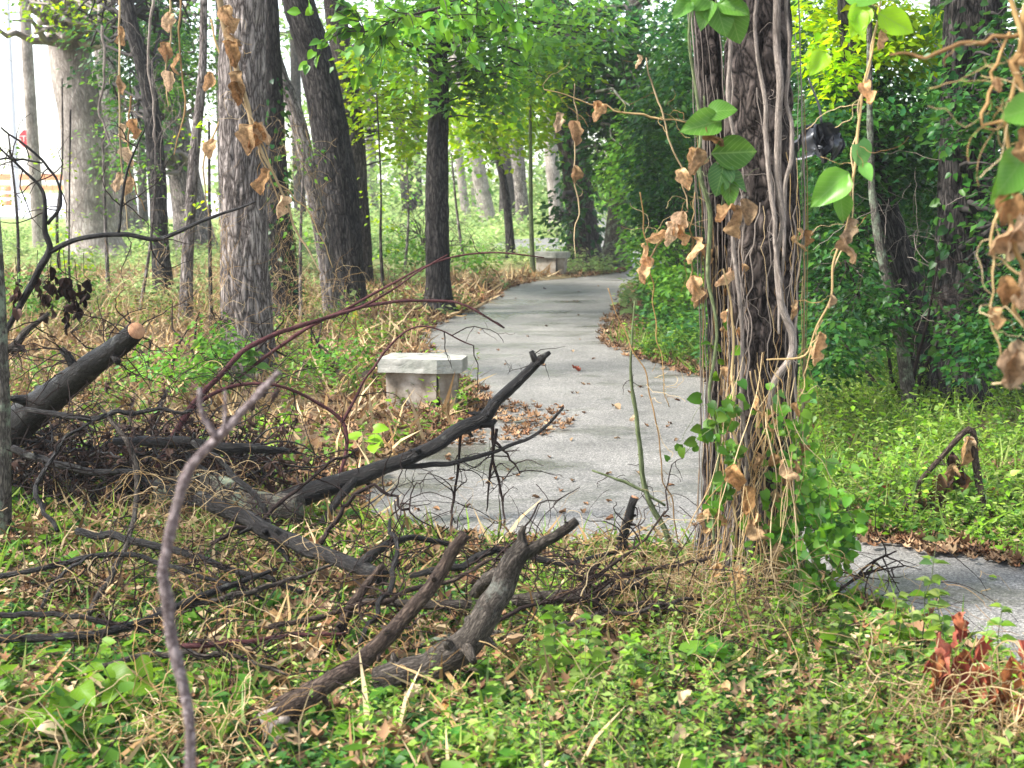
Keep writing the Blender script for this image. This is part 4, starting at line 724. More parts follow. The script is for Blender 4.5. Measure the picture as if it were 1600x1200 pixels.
CROSS = ['thin black branch arching low across the lower left, above the forked one', 'black branch sloping down right out of the brush pile', 'brown branch rising right between the two leaning limbs', 'thin black branch standing steeply behind the long straight limb', 'black branch lying level behind the tip of the mossy stub', 'thin cane leaning up right below the raised wet branch', 'thin arched twig crossing the lower end of the raised wet branch', 'grey thin branch lying across the lower left corner plants', 'grey crooked branch lying right of the mossy stub', 'black branch sagging through the middle of the brush pile', 'black branch falling steeply from the brush pile to the grass', 'slender twig rising right behind the mossy stub', 'black branch lying level just under the sawn log', 'black bent branch rising at the left of the brush pile']
for k, (pl, mt) in enumerate([([(-20, 905, 950, 9), (90, 880, 945, 9), (210, 872, 940, 8), (330, 900, 950, 6), (420, 935, 960, 4)], 'dead_wet'), ([(120, 830, 900, 12), (240, 850, 915, 12), (350, 885, 930, 10), (470, 925, 950, 8)], 'dead_wet'),
        ([(420, 980, 1010, 9), (520, 955, 1000, 9), (640, 925, 985, 8), (760, 880, 960, 6), (830, 858, 950, 3)], 'dead_brown'), ([(560, 1010, 1040, 6), (600, 940, 1010, 9), (620, 870, 980, 8), (610, 810, 960, 5)], 'dead_wet'),
        ([(640, 900, 950, 10), (720, 880, 945, 12), (790, 860, 940, 11), (880, 880, 945, 9), (960, 868, 940, 6)], 'dead_wet'), ([(330, 850, 900, 7), (420, 800, 880, 7), (500, 740, 870, 5), (560, 700, 860, 3)], 'twig'),
        ([(500, 850, 900, 8), (540, 790, 890, 7), (580, 760, 885, 6), (640, 800, 890, 4)], 'twig'), ([(160, 1040, 1065, 8), (260, 1020, 1055, 9), (370, 1030, 1060, 7), (450, 1060, 1075, 4)], 'dead_grey'),
        ([(860, 985, 1010, 8), (930, 960, 1000, 9), (1000, 955, 990, 8), (1080, 935, 980, 5)], 'dead_grey'), ([(20, 700, 850, 12), (120, 735, 860, 12), (220, 745, 865, 9), (300, 790, 870, 6)], 'dead_wet'),
        ([(300, 690, 850, 8), (380, 760, 865, 10), (430, 830, 880, 9), (450, 880, 900, 6)], 'dead_wet'), ([(700, 1010, 1030, 6), (800, 960, 1000, 7), (880, 930, 985, 5), (940, 890, 975, 3)], 'twig'),
        ([(40, 640, 840, 9), (130, 655, 845, 10), (230, 640, 845, 7), (300, 645, 845, 4)], 'dead_wet'), ([(90, 830, 900, 7), (60, 760, 880, 8), (100, 690, 870, 6), (160, 650, 860, 4)], 'dead_wet')]):
    branch(CROSS[k], pl, mt, [], 12, .28, .04, bump=35, group='dead branches crossing in the fallen wood', sides=9)
# brush pile: tangle of dark twigs and black leaves
g = P(170, 740, 800); root = thing('brush_pile', (g[0], g[1], 0), 'dark brush pile of tangled twigs under the sawn log', 'brush pile')
n = 420; st_ = np.stack([rng.uniform(P(-20, 700, 800)[0], P(400, 700, 800)[0], n), D(800)+rng.uniform(-.25, .5, n), rng.random(n)*.38+.02], 1)
C = walk(st_, rdir(n, .35), 10, .05*(.4+rng.random(n)), .25, .02, .01); mb = MB(); strands(mb, C, (.0025+.006*rng.random((n, 1))**2)*np.linspace(1.2, .5, 10)[None], 5); mb.obj('tangle', M['dead_wet'], root)['kind'] = 'stuff'
n = 1400; q = C[rng.integers(0, len(C), n), rng.integers(0, 10, n)]; mb = MB(); leaves(mb, q, nrm(rdir(n)+[0, 0, -.9]), rdir(n), .05+.06*rng.random(n), T_LOBE, .5, .8); mb.obj('dead_leaves', M['black_leaf'], root)['kind'] = 'stuff'

# bunches of black hanging leaves
for k, (x, y, h_) in enumerate([(60, 440, 70), (75, 455, 60), (100, 440, 95), (118, 455, 60), (25, 450, 60), (83, 430, 40), (132, 445, 40)]):
    p = P(x, y-20, 800); root = thing('hanging_dead_leaves', p, ['black withered leaf bunch hanging nearest the forked branch stem', 'black withered leaf bunch hanging second from the branch stem', 'long black withered leaf bunch hanging in the middle of the row', 'short black leaf bunch hanging right of the long one', 'thin black leaf bunch hanging at the far left', 'small single black leaf hanging between two bunches', 'small black leaf bunch at the right end of the row'][k], 'dead leaves', 'black withered leaves hanging from the bare branches')
    C = np.stack([p+np.array([.01*rng.normal(), 0, -W(h_, p)*j/7]) for j in range(8)]); mb = MB(); strands(mb, np.array([np.vstack([p+[0, 0, .1], C[1:]])]), np.full((1, 8), .002)); mb.obj('stem', M['twig'], root)
    for j in range(2+int(h_/8)): put_leaf('leaf', 'black', C[rng.integers(1, 8)], nrm(rng.normal(size=3)*.3+[0, 0, -1]), nrm(rng.normal(size=3)+TC), .04+.045*rng.random(), root)

# blurred pale stick close to the lens
Yk = 2.3; SP = [(302, 1260, 19), (296, 1180, 18), (290, 1100, 17), (282, 1040, 20), (266, 965, 19), (262, 940, 22), (250, 895, 18), (258, 850, 17), (262, 835, 20), (272, 800, 17), (292, 742, 17), (318, 708, 15), (348, 680, 17), (385, 640, 12), (412, 608, 13), (440, 578, 8)]
pts = [PY(x, y, Yk) for x, y, _ in SP]; pts.insert(0, np.array([pts[0][0]+.03, Yk+.02, -.05])); rr = [W(w_, p)/2 for (_, _, w_), p in zip(SP, pts[1:])]; rr.insert(0, rr[0])
root = thing('bare_sapling', pts[0], 'pale bare crooked sapling stem close to the viewer, out of focus', 'sapling')
MB().add(*tube(pts, rr, 16, .01, (.0018, 70, 45), wob=.012)).obj('stem', M['stick'], root)
for sp_ in ([(342, 686, 13), (325, 664, 10), (314, 640, 9), (312, 606, 7)], [(352, 676, 9), (352, 645, 7), (352, 610, 5)]):
    ps = [PY(x, y, Yk) for x, y, _ in sp_]; MB().add(*tube(ps, [W(w_, p)/2 for (_, _, w_), p in zip(sp_, ps)], 10, .012, (.001, 90, 25))).obj('side_shoot', M['stick'], root)

# ------------------------------------------------------------------ climbing and hanging vines
def vine(label, Y, stems, lv=(), mat='straw', cat='vine', name='hanging_vine', group=None, sides=6, tend=0):
    p0 = PY(*stems[0][0][:2], Y); root = thing(name, p0, label, cat, group); allw = []
    for s_ in stems:
        ps = [PY(x, y, Y if len(e) < 2 else e[1]) for x, y, *e in s_]; rr = [W(e[0], p)/2*(.7 if mat == 'straw' else 1) for (x, y, *e), p in zip(s_, ps)]
        MB().add(*tube(ps, rr, sides, .02, wob=.03, seed=int(s_[0][0]))).obj('stem', M[mat], root); allw.append(spline(ps, 8))
    allw = np.vstack(allw)
    if tend:
        C = walk(allw[rng.integers(0, len(allw), tend)], rdir(tend), 12, .016*(.4+rng.random(tend)), .35, .05); mb = MB(); strands(mb, C, np.full((tend, 12), .0011)); mb.obj('tendrils', M[mat], root)['kind'] = 'stuff'
    for (x, y, s_, kind, dx, dz, *e) in lv:
        p = PY(x, y, (e[0] if e else Y)-.02); put_leaf('dry_leaf' if kind == 'dry' else 'leaf', kind, p, nrm(np.array([dx, -.15+.2*rng.normal(), dz])), nrm(TC+rng.normal(size=3)*(.6 if kind == 'dry' else .25)), W(s_, p)*(.72 if kind == 'dry' else 1), root)
    return root
# on the big trunk: grey lianas
YT = D(935)-.24
tv = 0
for k, (pl, lb) in enumerate([([(1215, -60, 12), (1214, 50, 12), (1219, 180, 11), (1216, 260, 12), (1222, 340, 10), (1214, 400, 9), (1222, 470, 12), (1238, 520, 13), (1236, 560, 12), (1210, 600, 11), (1205, 640, 7)], 'thick pale grey liana down the right side of the big trunk, kinked below the middle'),
    ([(1186, -60, 6), (1180, 60, 6), (1192, 150, 7), (1200, 230, 8), (1205, 320, 8), (1214, 400, 6), (1225, 470, 5)], 'pale liana weaving down the middle of the big trunk'),
    ([(1228, -40, 6), (1232, 100, 6), (1233, 220, 7), (1228, 330, 7), (1226, 420, 5), (1220, 520, 4)], 'thin pale liana along the right edge of the big trunk'),
    ([(1142, -30, 6), (1141, 80, 7), (1140, 170, 6), (1148, 260, 5), (1150, 380, 7), (1160, 520, 6), (1158, 650, 6), (1170, 800, 5), (1165, 920, 4)], 'pale liana in the cleft between the two joined trunks'),
    ([(1084, -30, 4), (1078, 60, 4), (1088, 150, 5), (1094, 210, 5), (1092, 260, 7), (1106, 330, 8), (1104, 430, 6), (1116, 520, 5), (1108, 610, 5), (1122, 700, 5), (1112, 850, 4)], 'greenish liana down the left edge of the narrower trunk'),
    ([(1130, 420, 4), (1150, 520, 5), (1146, 640, 6), (1152, 760, 5), (1140, 900, 4)], 'thin tan liana between the trunks below the dry leaves'),
    ([(1172, 580, 3), (1190, 700, 5), (1200, 800, 5), (1192, 930, 3)], 'thin tan liana on the lower middle of the big trunk')]):
    vine(lb, YT if k not in (4,) else YT-.02, [[(x, y, w_) for x, y, w_ in pl]], (), 'vine_green' if k == 4 else ('vine_grey' if k < 4 else 'straw'), name='climbing_liana', group='lianas climbing the big trunk', sides=8, tend=6)
def hug(root, wood, r_at, n, z0, z1, mat, rr_, name):
    wz = wood[:, 2]; o_ = np.argsort(wz); K = 40; z = np.linspace(1, 0, K)[None]*rng.uniform(.5, 1, (n, 1))*(z1-z0)+z0; th = np.cumsum(rng.normal(size=(n, K))*.05, 1)+rng.uniform(-2.9, -.25, (n, 1))
    cx = np.interp(z, wz[o_], wood[o_, 0]); cy = np.interp(z, wz[o_], wood[o_, 1]); r_ = np.interp(z, *r_at)+.012+.012*rng.random((n, 1))
    C = np.stack([cx+r_*np.cos(th), cy+r_*np.sin(th), z], -1); mb = MB(); strands(mb, C, rng.uniform(*rr_, (n, 1))*np.ones((1, K)), 5); mb.obj(name, M[mat], root)['kind'] = 'stuff'; return C
for w_, rm, lb in ((wood1, ([0, .3, 3], [.235, .165, .155]), 'web of thin dry vines over the bark of the big trunk'), (wood1b, ([0, .3, 3], [.12, .075, .065]), 'web of thin dry vines over the bark of the narrower trunk')):
    root = thing('vine_web', w_[0], lb, 'vine'); Ca = hug(root, w_, rm, 15, .05, 3.0, 'vine_grey', (.001, .0032), 'stems'); Cb = hug(root, w_, rm, 14, .05, 2.2, 'straw', (.0008, .0022), 'tan_stems')
    for k in range(22):
        p = Cb[rng.integers(14), rng.integers(4, 36)]; put_leaf('dry_leaf', 'dry', p, nrm(rng.normal(size=3)*.4+[0, 0, -1]), nrm(rng.normal(size=3)*.6+TC), .04+.06*rng.random(), root)
    for k in range(26):
        p = Ca[rng.integers(15), rng.integers(22, 39)]+np.array([0, -.01, 0]); put_leaf('leaf', 'fresh', p, nrm(rng.normal(size=3)*.6+[0, -.2, -.6]), nrm(rng.normal(size=3)*.5+TC), .035+.04*rng.random(), root)
# dry straw mass on the lower trunk
root = thing('dry_vine_mass', P(1190, 900, 935), 'mass of tan dry vines draped down the lower front of the big trunk', 'vine')
n = 66; st_ = np.stack([rng.uniform(P(1130, 500, 935)[0], P(1235, 500, 935)[0], n), YT-.02-rng.random(n)*.08, rng.uniform(.25, 1.15, n)], 1)
C = walk(st_, np.column_stack([rng.normal(size=n)*.12, rng.normal(size=n)*.06, -np.ones(n)]), 16, .035+.03*rng.random(n), .13, .06, .03); C[:, :, 1] = np.minimum(C[:, :, 1], YT+.0); mb = MB(); strands(mb, C, (.0008+.0017*rng.random((n, 1))**2)*np.ones((1, 16)), 5); mb.obj('stems', M['straw'], root)['kind'] = 'stuff'
for k in range(26):
    p = C[rng.integers(n), rng.integers(3, 12)]; put_leaf('dry_leaf', 'dry', p, nrm(rng.normal(size=3)*.3+[0, 0, -1]), nrm(rng.normal(size=3)*.6+TC), .05+.07*rng.random(), root)
# ivy-like climber with fresh leaves around the trunk foot
root = thing('leafy_climber', P(1240, 900, 935), 'bright green heart-leaved climber bushing out at the right foot of the big trunk', 'climber')
ends = []
for k in range(26):
    s0 = P(rng.uniform(1190, 1255), rng.uniform(740, 935), 935)+np.array([0, -.28, 0]); dr = np.array([rng.uniform(.0, 1), rng.uniform(-.6, .1), rng.uniform(-.5, .6)])
    ends.append(walk(s0[None], dr[None], 10, .014+.016*rng.random(), .3, .05, .04)[0])
for k in range(10):
    s0 = P(rng.uniform(1110, 1220), rng.uniform(560, 800), 935)+np.array([0, -.27, 0]); ends.append(walk(s0[None], np.array([[rng.normal()*.3, -.1, rng.choice([-1, 1])]]), 10, .04, .15, 0, .04)[0])
mb = MB(); strands(mb, np.array(ends), np.full((len(ends), 10), .0016), 5); mb.obj('stems', M['vine_green'], root)
MEc = [leaf_mesh('leaf', M['lf_fresh'], 'heart', 2, 5), leaf_mesh('leaf', M['lf_mid'], 'heart', 2, 5)]
ME['climb'] = MEc
for k in range(290):
    C = ends[rng.integers(len(ends))]; p = C[rng.integers(10)]+rng.normal(size=3)*.02; put_leaf('leaf', 'climb', p, nrm(rng.normal(size=3)*.6+[.2, -.3, -.4]), nrm(rng.normal(size=3)*.5+TC+[0, 0, .5]), .03+.03*rng.random(), root)
n = 520; q = np.array(ends)[rng.integers(0, len(ends), n), rng.integers(0, 10, n)]+rng.normal(size=(n, 3))*.03; mb = MB(); leaves(mb, q, rdir(n)+[.2, -.3, -.4], nrm(rdir(n)*.5+TC+[0, 0, .5]), .025+.03*rng.random(n), T_HEART); mb.obj('small_leaves', M['lf_mid'], root)['kind'] = 'stuff'
# hero leaves by the trunk
vine('broad green heart-shaped leaves on a thin vine in front of the narrower trunk', 5.3, [[(1100, 150, 3), (1108, 190, 3), (1120, 230, 3), (1128, 290, 3), (1130, 330, 2)]],
     [(1128, 188, 72, 'hero', -1, -.25), (1112, 175, 40, 'hero', .8, .1), (1112, 240, 84, 'hero', 1, .05), (1126, 268, 52, 'hero', .8, -.55), (1130, 262, 46, 'hero', -.25, -1), (1138, 280, 44, 'hero', .1, -1), (1108, 190, 60, 'dry', .3, -1), (1092, 230, 60, 'dry', -.1, -1), (1150, 320, 75, 'dry', .1, -1), (1148, 330, 60, 'dry', -1, -.1), (1160, 310, 60, 'dry', .3, -1)], 'vine_green', tend=10)
vine('cluster of dark green compound leaves at the top of the narrower trunk', 5.2, [[(1125, -40, 4), (1120, -10, 3), (1118, 12, 3)]],
     [(1118, 5, 56, 'hero', .3, -1), (1112, 0, 52, 'hero', -.4, -1), (1124, 5, 50, 'hero', .9, -.4), (1105, -5, 50, 'hero', -1, -.2), (1128, -10, 60, 'hero', .9, .2), (1080, 0, 46, 'hero', -.6, -.6), (1090, -15, 50, 'bright', -1, .1), (1140, 10, 60, 'hero', .3, -1)], 'vine_green')
vine('tan vine strand with dried leaves right of the big trunk', 4.8, [[(1378, -20, 4), (1372, 30, 4), (1354, 100, 5), (1346, 180, 6), (1338, 240, 7), (1330, 320, 5), (1306, 400, 5), (1296, 470, 5), (1270, 530, 4), (1250, 555, 5), (1200, 560, 3)], [(1372, 30, 3), (1345, 150, 3), (1335, 250, 3), (1332, 340, 3), (1300, 430, 3)], [(1286, 500, 3), (1262, 560, 3), (1250, 620, 2)]],
     [(1352, 130, 50, 'dry', .1, -1), (1378, 45, 45, 'dry', -.1, -1), (1330, 340, 60, 'dry', -.1, -1), (1325, 370, 60, 'dry', .1, -1), (1298, 460, 30, 'dry', 0, -1), (1280, 520, 60, 'dry', -.3, -1), (1272, 545, 40, 'dry', .2, -1), (1342, 225, 44, 'hero', .35, -1), (1346, 255, 34, 'hero', .5, -1), (1326, 268, 80, 'hero', -.85, -.8), (1312, 300, 50, 'hero', .2, -1)], 'straw', tend=16)
vine('large bright leaves hanging from the top, right of the big trunk', 4.8, [[(1330, -40, 4), (1345, -10, 4), (1370, 20, 4), (1380, 30, 3)]], [(1372, 20, 66, 'bright', .95, -.5), (1350, 5, 60, 'bright', -.4, -1), (1335, 15, 50, 'bright', .2, -1), (1290, 80, 50, 'bright', -.5, -.7), (1330, -20, 60, 'hero', 1, -.2)], 'vine_green')
vine('tan vine crossing above the path with a lone papery leaf', 6.0, [[(850, 140, 2), (905, 158, 3), (960, 172, 4), (1020, 180, 5), (1040, 185, 4), (1075, 192, 3)], [(1010, 90, 3), (1022, 150, 4), (1035, 185, 4), (1050, 230, 4), (1065, 265, 4), (1075, 330, 3)]],
     [(935, 158, 44, 'dry', .0, -1), (928, 158, 38, 'dry', .6, -.6), (996, 85, 30, 'dry', .1, -1), (1068, 262, 50, 'dry', .1, -1), (1085, 230, 60, 'dry', 0, -1)], 'straw', tend=14)
vine('dried vine with papery leaves hanging over the far trees', 6.2, [[(898, 130, 2), (900, 200, 3), (900, 270, 3), (901, 330, 3), (900, 400, 1)]], [(898, 190, 54, 'dry', .05, -1), (900, 258, 40, 'dry', -.05, -1), (872, 175, 46, 'dry', 0, -1), (1004, 380, 55, 'dry', .3, -1, 6.0)], 'straw', tend=4)
vine('tan vine tangle with a papery leaf left of the narrower trunk', 6.0, [[(1075, 330, 4), (1050, 350, 4), (1020, 400, 4), (1000, 440, 3)], [(1086, 300, 3), (1080, 400, 4), (1086, 480, 3)], [(1000, 300, 3), (1015, 430, 3), (1030, 560, 2), (1045, 640, 2)], [(950, 450, 2), (1010, 600, 3), (1030, 700, 3), (1060, 850, 3)]],
     [(1048, 345, 55, 'dry', -.1, -1), (1060, 350, 50, 'dry', .3, -1), (1085, 430, 60, 'dry', 0, -1), (1070, 330, 60, 'dry', -.3, -1), (1040, 360, 50, 'dry', -.8, -.6), (1010, 400, 60, 'dry', -.1, -1), (1082, 370, 60, 'dry', .1, -1)], 'straw', tend=24)
# left: diagonal tan vine before the furrowed trunk
vine('thick tan dried vine hanging diagonally before the furrowed grey trunk', 7.0, [[(338, -40, 16), (350, 30, 14), (368, 100, 13), (385, 160, 11), (402, 215, 9), (425, 270, 6), (460, 350, 5), (500, 430, 3)], [(345, 0, 5), (362, 120, 4), (398, 200, 4), (410, 250, 4), (440, 320, 3)], [(402, 210, 3), (440, 290, 3), (480, 330, 3), (520, 420, 2)]],
     [(362, 62, 60, 'dry', .1, -1), (375, 110, 60, 'dry', -.1, -1), (380, 130, 50, 'dry', -.3, -1), (400, 190, 60, 'dry', -.2, -1), (395, 195, 66, 'dry', -.3, -1), (412, 190, 50, 'dry', .1, -1), (413, 262, 60, 'dry', -.1, -1), (438, 305, 50, 'dry', 0, -1), (350, 10, 60, 'dry', .3, -1), (358, 40, 50, 'dry', .3, -1)], 'straw', tend=40)
for k, (x, y0, y1, n_) in enumerate([(186, -20, 360, 4), (205, 150, 330, 3), (265, -20, 170, 3), (240, 0, 230, 0), (160, 40, 240, 0), (282, -20, 240, 1), (330, 30, 340, 2)]):
    lb = ['tan vine with four papery leaves hanging beside the dark bending trunk', 'short tan vine strand with brown leaves left of the dark bending trunk', 'tan stringy vine at the top left above the pale stem', 'thin grey vine looping between the left trunks', 'thin grey vine hanging right of the thick pale tree', 'thin tan vine between the slim stem and the furrowed trunk', 'tan vine down the left flank of the furrowed trunk'][k]
    vine(lb, 11+.8*k, [[(x, y0, 5), (x+rng.normal()*8, y0*.6+y1*.4, 4), (x+rng.normal()*10, y0*.3+y1*.7, 4), (x+rng.normal()*10, y1, 2)]], [(x+rng.normal()*4, y0+(y1-y0)*(j+.8)/(n_+1), 44, 'dry', rng.normal()*.2, -1) for j in range(n_)], 'straw' if k not in (3, 4) else 'vine_grey', group='thin vines hanging among the left trunks', tend=8)
# looping grey tendrils between left trunks, draped straw
def straw_mass(label, px0, px1, py0, py1, pg, n, ln, r=(.001, .002), mat='straw', vertical=False, cat='dry vines', wob=.25, rY=.3, name='dry_vine_tangle'):
    root = P((px0+px1)/2, pg, pg); st_ = np.array([P(rng.uniform(px0, px1), rng.uniform(py0, py1), pg)+[0, rng.normal()*rY, 0] for _ in range(n)]); st_[:, 2] = np.maximum(st_[:, 2], .03)
    dr = rdir(n, .6) if not vertical else np.column_stack([rng.normal(size=n)*.25, rng.normal(size=n)*.2, rng.choice([-1, -1, 1], n)])
    C = walk(st_, dr, 14, ln/13*(.4+.8*rng.random(n)), wob, .08 if not vertical else .03, .01); mb = MB(); strands(mb, C, rng.uniform(*r, (n, 1))*np.linspace(1.1, .6, 14)[None], 3)
    return tag(mb.obj(name, M[mat]), label, cat, kind='stuff')
straw_mass('tan dry vine stems heaped around the pale leaning stalk', 190, 370, 730, 900, 905, 250, .36, (.0007, .0014), rY=.22)
straw_mass('black and brown dead twigs criss-crossing in front of the brush pile', 0, 1000, 850, 960, 935, 240, .6, (.0012, .004), 'twig', wob=.13, rY=.4, cat='twigs', name='dead_twigs')
straw_mass('dark dead twigs bristling above the brush pile', 0, 420, 560, 760, 800, 260, .55, (.001, .0035), 'twig', wob=.16, rY=.3, cat='twigs', name='dead_twigs')
straw_mass('tan straw and dead vines matted in front of the brush pile', 60, 480, 860, 960, 935, 170, .36, rY=.35)
straw_mass('tan vines draped down the left flank of the furrowed trunk', 335, 352, 300, 560, 600, 90, .6, vertical=True, rY=.12)
straw_mass('dry vine curtain between the furrowed trunk and bent grey stem', 425, 500, 180, 470, 520, 170, .6, vertical=True, rY=.3, mat='straw')
straw_mass('fine grey vine web hanging across the left trees', 90, 340, 60, 400, 480, 130, 1.3, (.002, .004), 'vine_grey', True, rY=2)
straw_mass('tan straw tangle around the forked reddish stub', 900, 1110, 850, 985, 975, 300, .35, rY=.2)
straw_mass('straw and dead stems at the foot of the big trunk', 1080, 1260, 880, 1010, 1000, 260, .3, rY=.2)
straw_mass('golden bent grass stems at the lower right corner', 1370, 1640, 1060, 1210, 1195, 380, .35, (.0012, .003), rY=.15)
straw_mass('coil of orange-tan dead stems at the lower left bottom', 215, 420, 1100, 1200, 1190, 200, .28, (.0012, .0026), rY=.1)
straw_mass('thin brown stems strewn over the lower left undergrowth', 0, 700, 980, 1180, 1120, 300, .3, (.0008, .0016), 'straw_dark', rY=.5)
straw_mass('tan stems and tendrils trailing over the near green plants', 0, 1600, 900, 1180, 1080, 520, .35, (.0007, .0017), 'straw', rY=.7)
straw_mass('brown twigs lying through the near green plants', 0, 1500, 880, 1150, 1020, 420, .4, (.001, .003), 'twig', wob=.14, rY=.8)
straw_mass('dead twig web in the shaded right thicket', 1290, 1600, 250, 620, 620, 240, .8, (.0015, .004), 'vine_grey', False, rY=.5)
straw_mass('tan dead grass mat between the left trunks', 0, 520, 430, 640, 560, 1500, .55, (.0014, .0028), rY=2.4)

# right edge: blurred tan vines close to the viewer
YR = 3.0
vine('thick tan vine curtain with big withered leaves at the right frame edge', YR, [[(1570, -40, 10), (1585, 40, 12), (1584, 90, 10), (1580, 200, 9), (1582, 300, 12), (1590, 380, 12), (1598, 520, 10)], [(1620, -40, 24), (1600, 60, 20), (1588, 110, 16), (1620, 170, 10)], [(1390, 86, 4), (1440, 84, 8), (1500, 72, 9), (1570, 56, 9), (1620, 50, 8)], [(1578, 50, 6), (1560, 90, 7), (1548, 140, 7), (1541, 180, 8), (1550, 196, 7), (1575, 192, 5)], [(1588, 250, 7), (1560, 320, 6), (1555, 400, 5), (1550, 480, 4), (1570, 560, 4)], [(1550, 400, 4), (1600, 430, 6), (1640, 440, 6)], [(1550, 600, 5), (1600, 606, 5)]],
     [(1600, 330, 110, 'dry', -.2, -1), (1585, 290, 90, 'dry', -.3, -1), (1580, 350, 80, 'dry', -.5, -1), (1582, 540, 100, 'dry', .0, -1), (1590, 530, 110, 'dry', -.1, -1), (1575, 430, 70, 'dry', -.1, -1), (1555, 480, 50, 'dry', 0, -1), (1560, 120, 34, 'dry', .1, -1), (1606, 60, 80, 'dry', .1, -1), (1596, 200, 80, 'dry', .1, -1), (1600, 420, 90, 'dry', 0, -1), (1596, 250, 72, 'hero', -.8, -1), (1598, 255, 80, 'hero', -.75, -1), (1620, 168, 64, 'hero', -1, -.25)], 'straw', tend=30, sides=9)
# lower-right red leaves
root = thing('red_leaved_sprig', P(1500, 1130, 1180), 'sprig of rust-red drooping leaves at the lower right', 'plant')
for k, (x, y, s_) in enumerate([(1470, 1040, 60), (1495, 1030, 70), (1515, 1040, 70), (1500, 1080, 60), (1530, 1070, 70), (1550, 1080, 80), (1570, 1050, 60), (1585, 1090, 70), (1480, 1090, 50), (1560, 1120, 80), (1510, 1010, 40), (1595, 1060, 60), (1458, 1060, 40), (1545, 1040, 60), (1500, 980, 40), (1515, 1150, 50), (1575, 1140, 60)]):
    for q_ in range(2):
        p = P(x+rng.normal()*14, y-25+rng.normal()*20, 1180); put_leaf('leaf', 'red', p, nrm(np.array([rng.normal()*.3, rng.normal()*.3, -1])), nrm(TC+rng.normal(size=3)*.7), W(s_*rng.uniform(.55, 1), p), root)
for k in range(6):
    s0 = P(1450+28*k, 1180, 1180); e0 = P(1470+22*k, 1000+10*(k % 3), 1180); t_ = np.linspace(0, 1, 8)[:, None]; C = s0*(1-t_)+e0*t_+rng.normal(size=(8, 3))*.006; C[0, 2] = 0; mb = MB(); strands(mb, C[None], np.full((1, 8), .0022), 5); mb.obj('stem', M['straw'], root)

for k in range(26):
    q_ = rng.random(); p = P(1425+q_*88, 768-q_*92+rng.random()*50, 825); put_leaf('dry_leaf', ['litter', 'black', 'dry'][k % 3], p, nrm(rng.normal(size=3)*.12+[0, 0, -1]), nrm(rng.normal(size=3)*.5+TC), .07+.09*rng.random(), WITHER)
# small odd things
p = P(1283, 215, 700); root = thing('snagged_plastic_bag', p, 'crumpled dark grey plastic scrap snagged in the thicket by the big trunk', 'plastic scrap')
hs_ = W(40, p)
m_bag = plain('dark_plastic', (.035, .036, .04), .3)
ME['bag'] = [leaf_mesh('film', m_bag, 'dry', 5, 14, 20+q) for q in range(4)]
for k in range(9): put_leaf('film', 'bag', p+np.array([rng.normal()*.03, rng.normal()*.03, hs_*.5]), nrm(rng.normal(size=3)*.28+[0, 0, -1]), nrm(rng.normal(size=3)+TC), hs_*rng.uniform(1.0, 1.7), root)
MB().add(*tube([p+[0, 0, hs_*.5], p+[-.02, 0, hs_*1.2], p+[-.09, .03, hs_*2.3]], [.01, .008, .006], 6, .03)).obj('twisted_neck', m_bag, root)
p = P(555, 512, 514); hh = W(30, p); ww = W(20, p)
v = np.array([[-ww/2, -.03, 0], [ww/2, -.03, 0], [ww/2, .05, 0], [-ww/2, .05, 0], [0, 0, hh], [.01, .02, hh*.97], [-ww*.1, -.035, 0], [0, -.015, hh*.5]])+p
root = MB().add(v, [np.array([[0, 6, 4], [6, 1, 4], [1, 2, 4], [2, 3, 5], [3, 0, 4], [4, 2, 5], [3, 4, 5]])]).obj('marker', plain('yellow_plastic', (.75, .52, .03)), smooth=False)
tag(root, 'small yellow triangular marker at the foot of the black-barked trunk', 'marker')
# sawn pale log piece behind the bench
for k, (x, y, w_, h_, lb) in enumerate([(575, 596, 30, 26, 'short log with an orange cut end behind the nearer bench'), (535, 572, 26, 22, 'small pale wood chunk left of the nearer bench')]):
    a = P(x, y, y+8); r_ = W(h_, a)/2; root = thing('log_piece', a, lb, 'log')
    e = a+np.array([.03, -.16, -.01]); MB().add(*tube([a+[-.02, .2, 0], a, e], [r_, r_, r_*.96], 18, .03, (.004, 40, 8))).obj('bark', M['dead_brown'], root)
    dd = nrm(e-a); MB().add(*tube([e+dd*.001, e+dd*.008], [r_*.9, r_*.88], 18, .004)).obj('cut_face', m_cut, root)

# ------------------------------------------------------------------ ground cover, litter, weeds (nobody could count these)
def scatter(n, ymin, ymax, keep=None, xext=1.0):
    """even per square metre within the wedge of land seen from here and a margin beside it"""
    n = int(n*1.42); k = int(n*1.6)+10; y = np.sqrt(rng.random(k)*(ymax**2-ymin**2)+ymin**2); x = (rng.random(k)*2-1)*(y*.44+2.0)*xext
    ok = ~inside(x, y)
    if keep is not None: ok &= keep(x, y)
    x, y = x[ok][:n], y[ok][:n]; return x, y, gh(x, y)
def side_right(x, y):     # land right of / beyond the path
    px, py = proj(x, y); return (px > 930+0*py) & (py < 900) & ((px > 1230) | (py < 620))
def debris(x, y):
    px, py = proj(x, y); edge = np.clip(np.minimum((px-1230)/60, (1130-py)/50), 0, 1.15)*(py > 850)
    return np.maximum(edge, np.clip(1.15-np.maximum(np.maximum((px-1000)/160, (780-py)/60), (py-1180+.4*np.abs(px-620))/60), .0, 1))
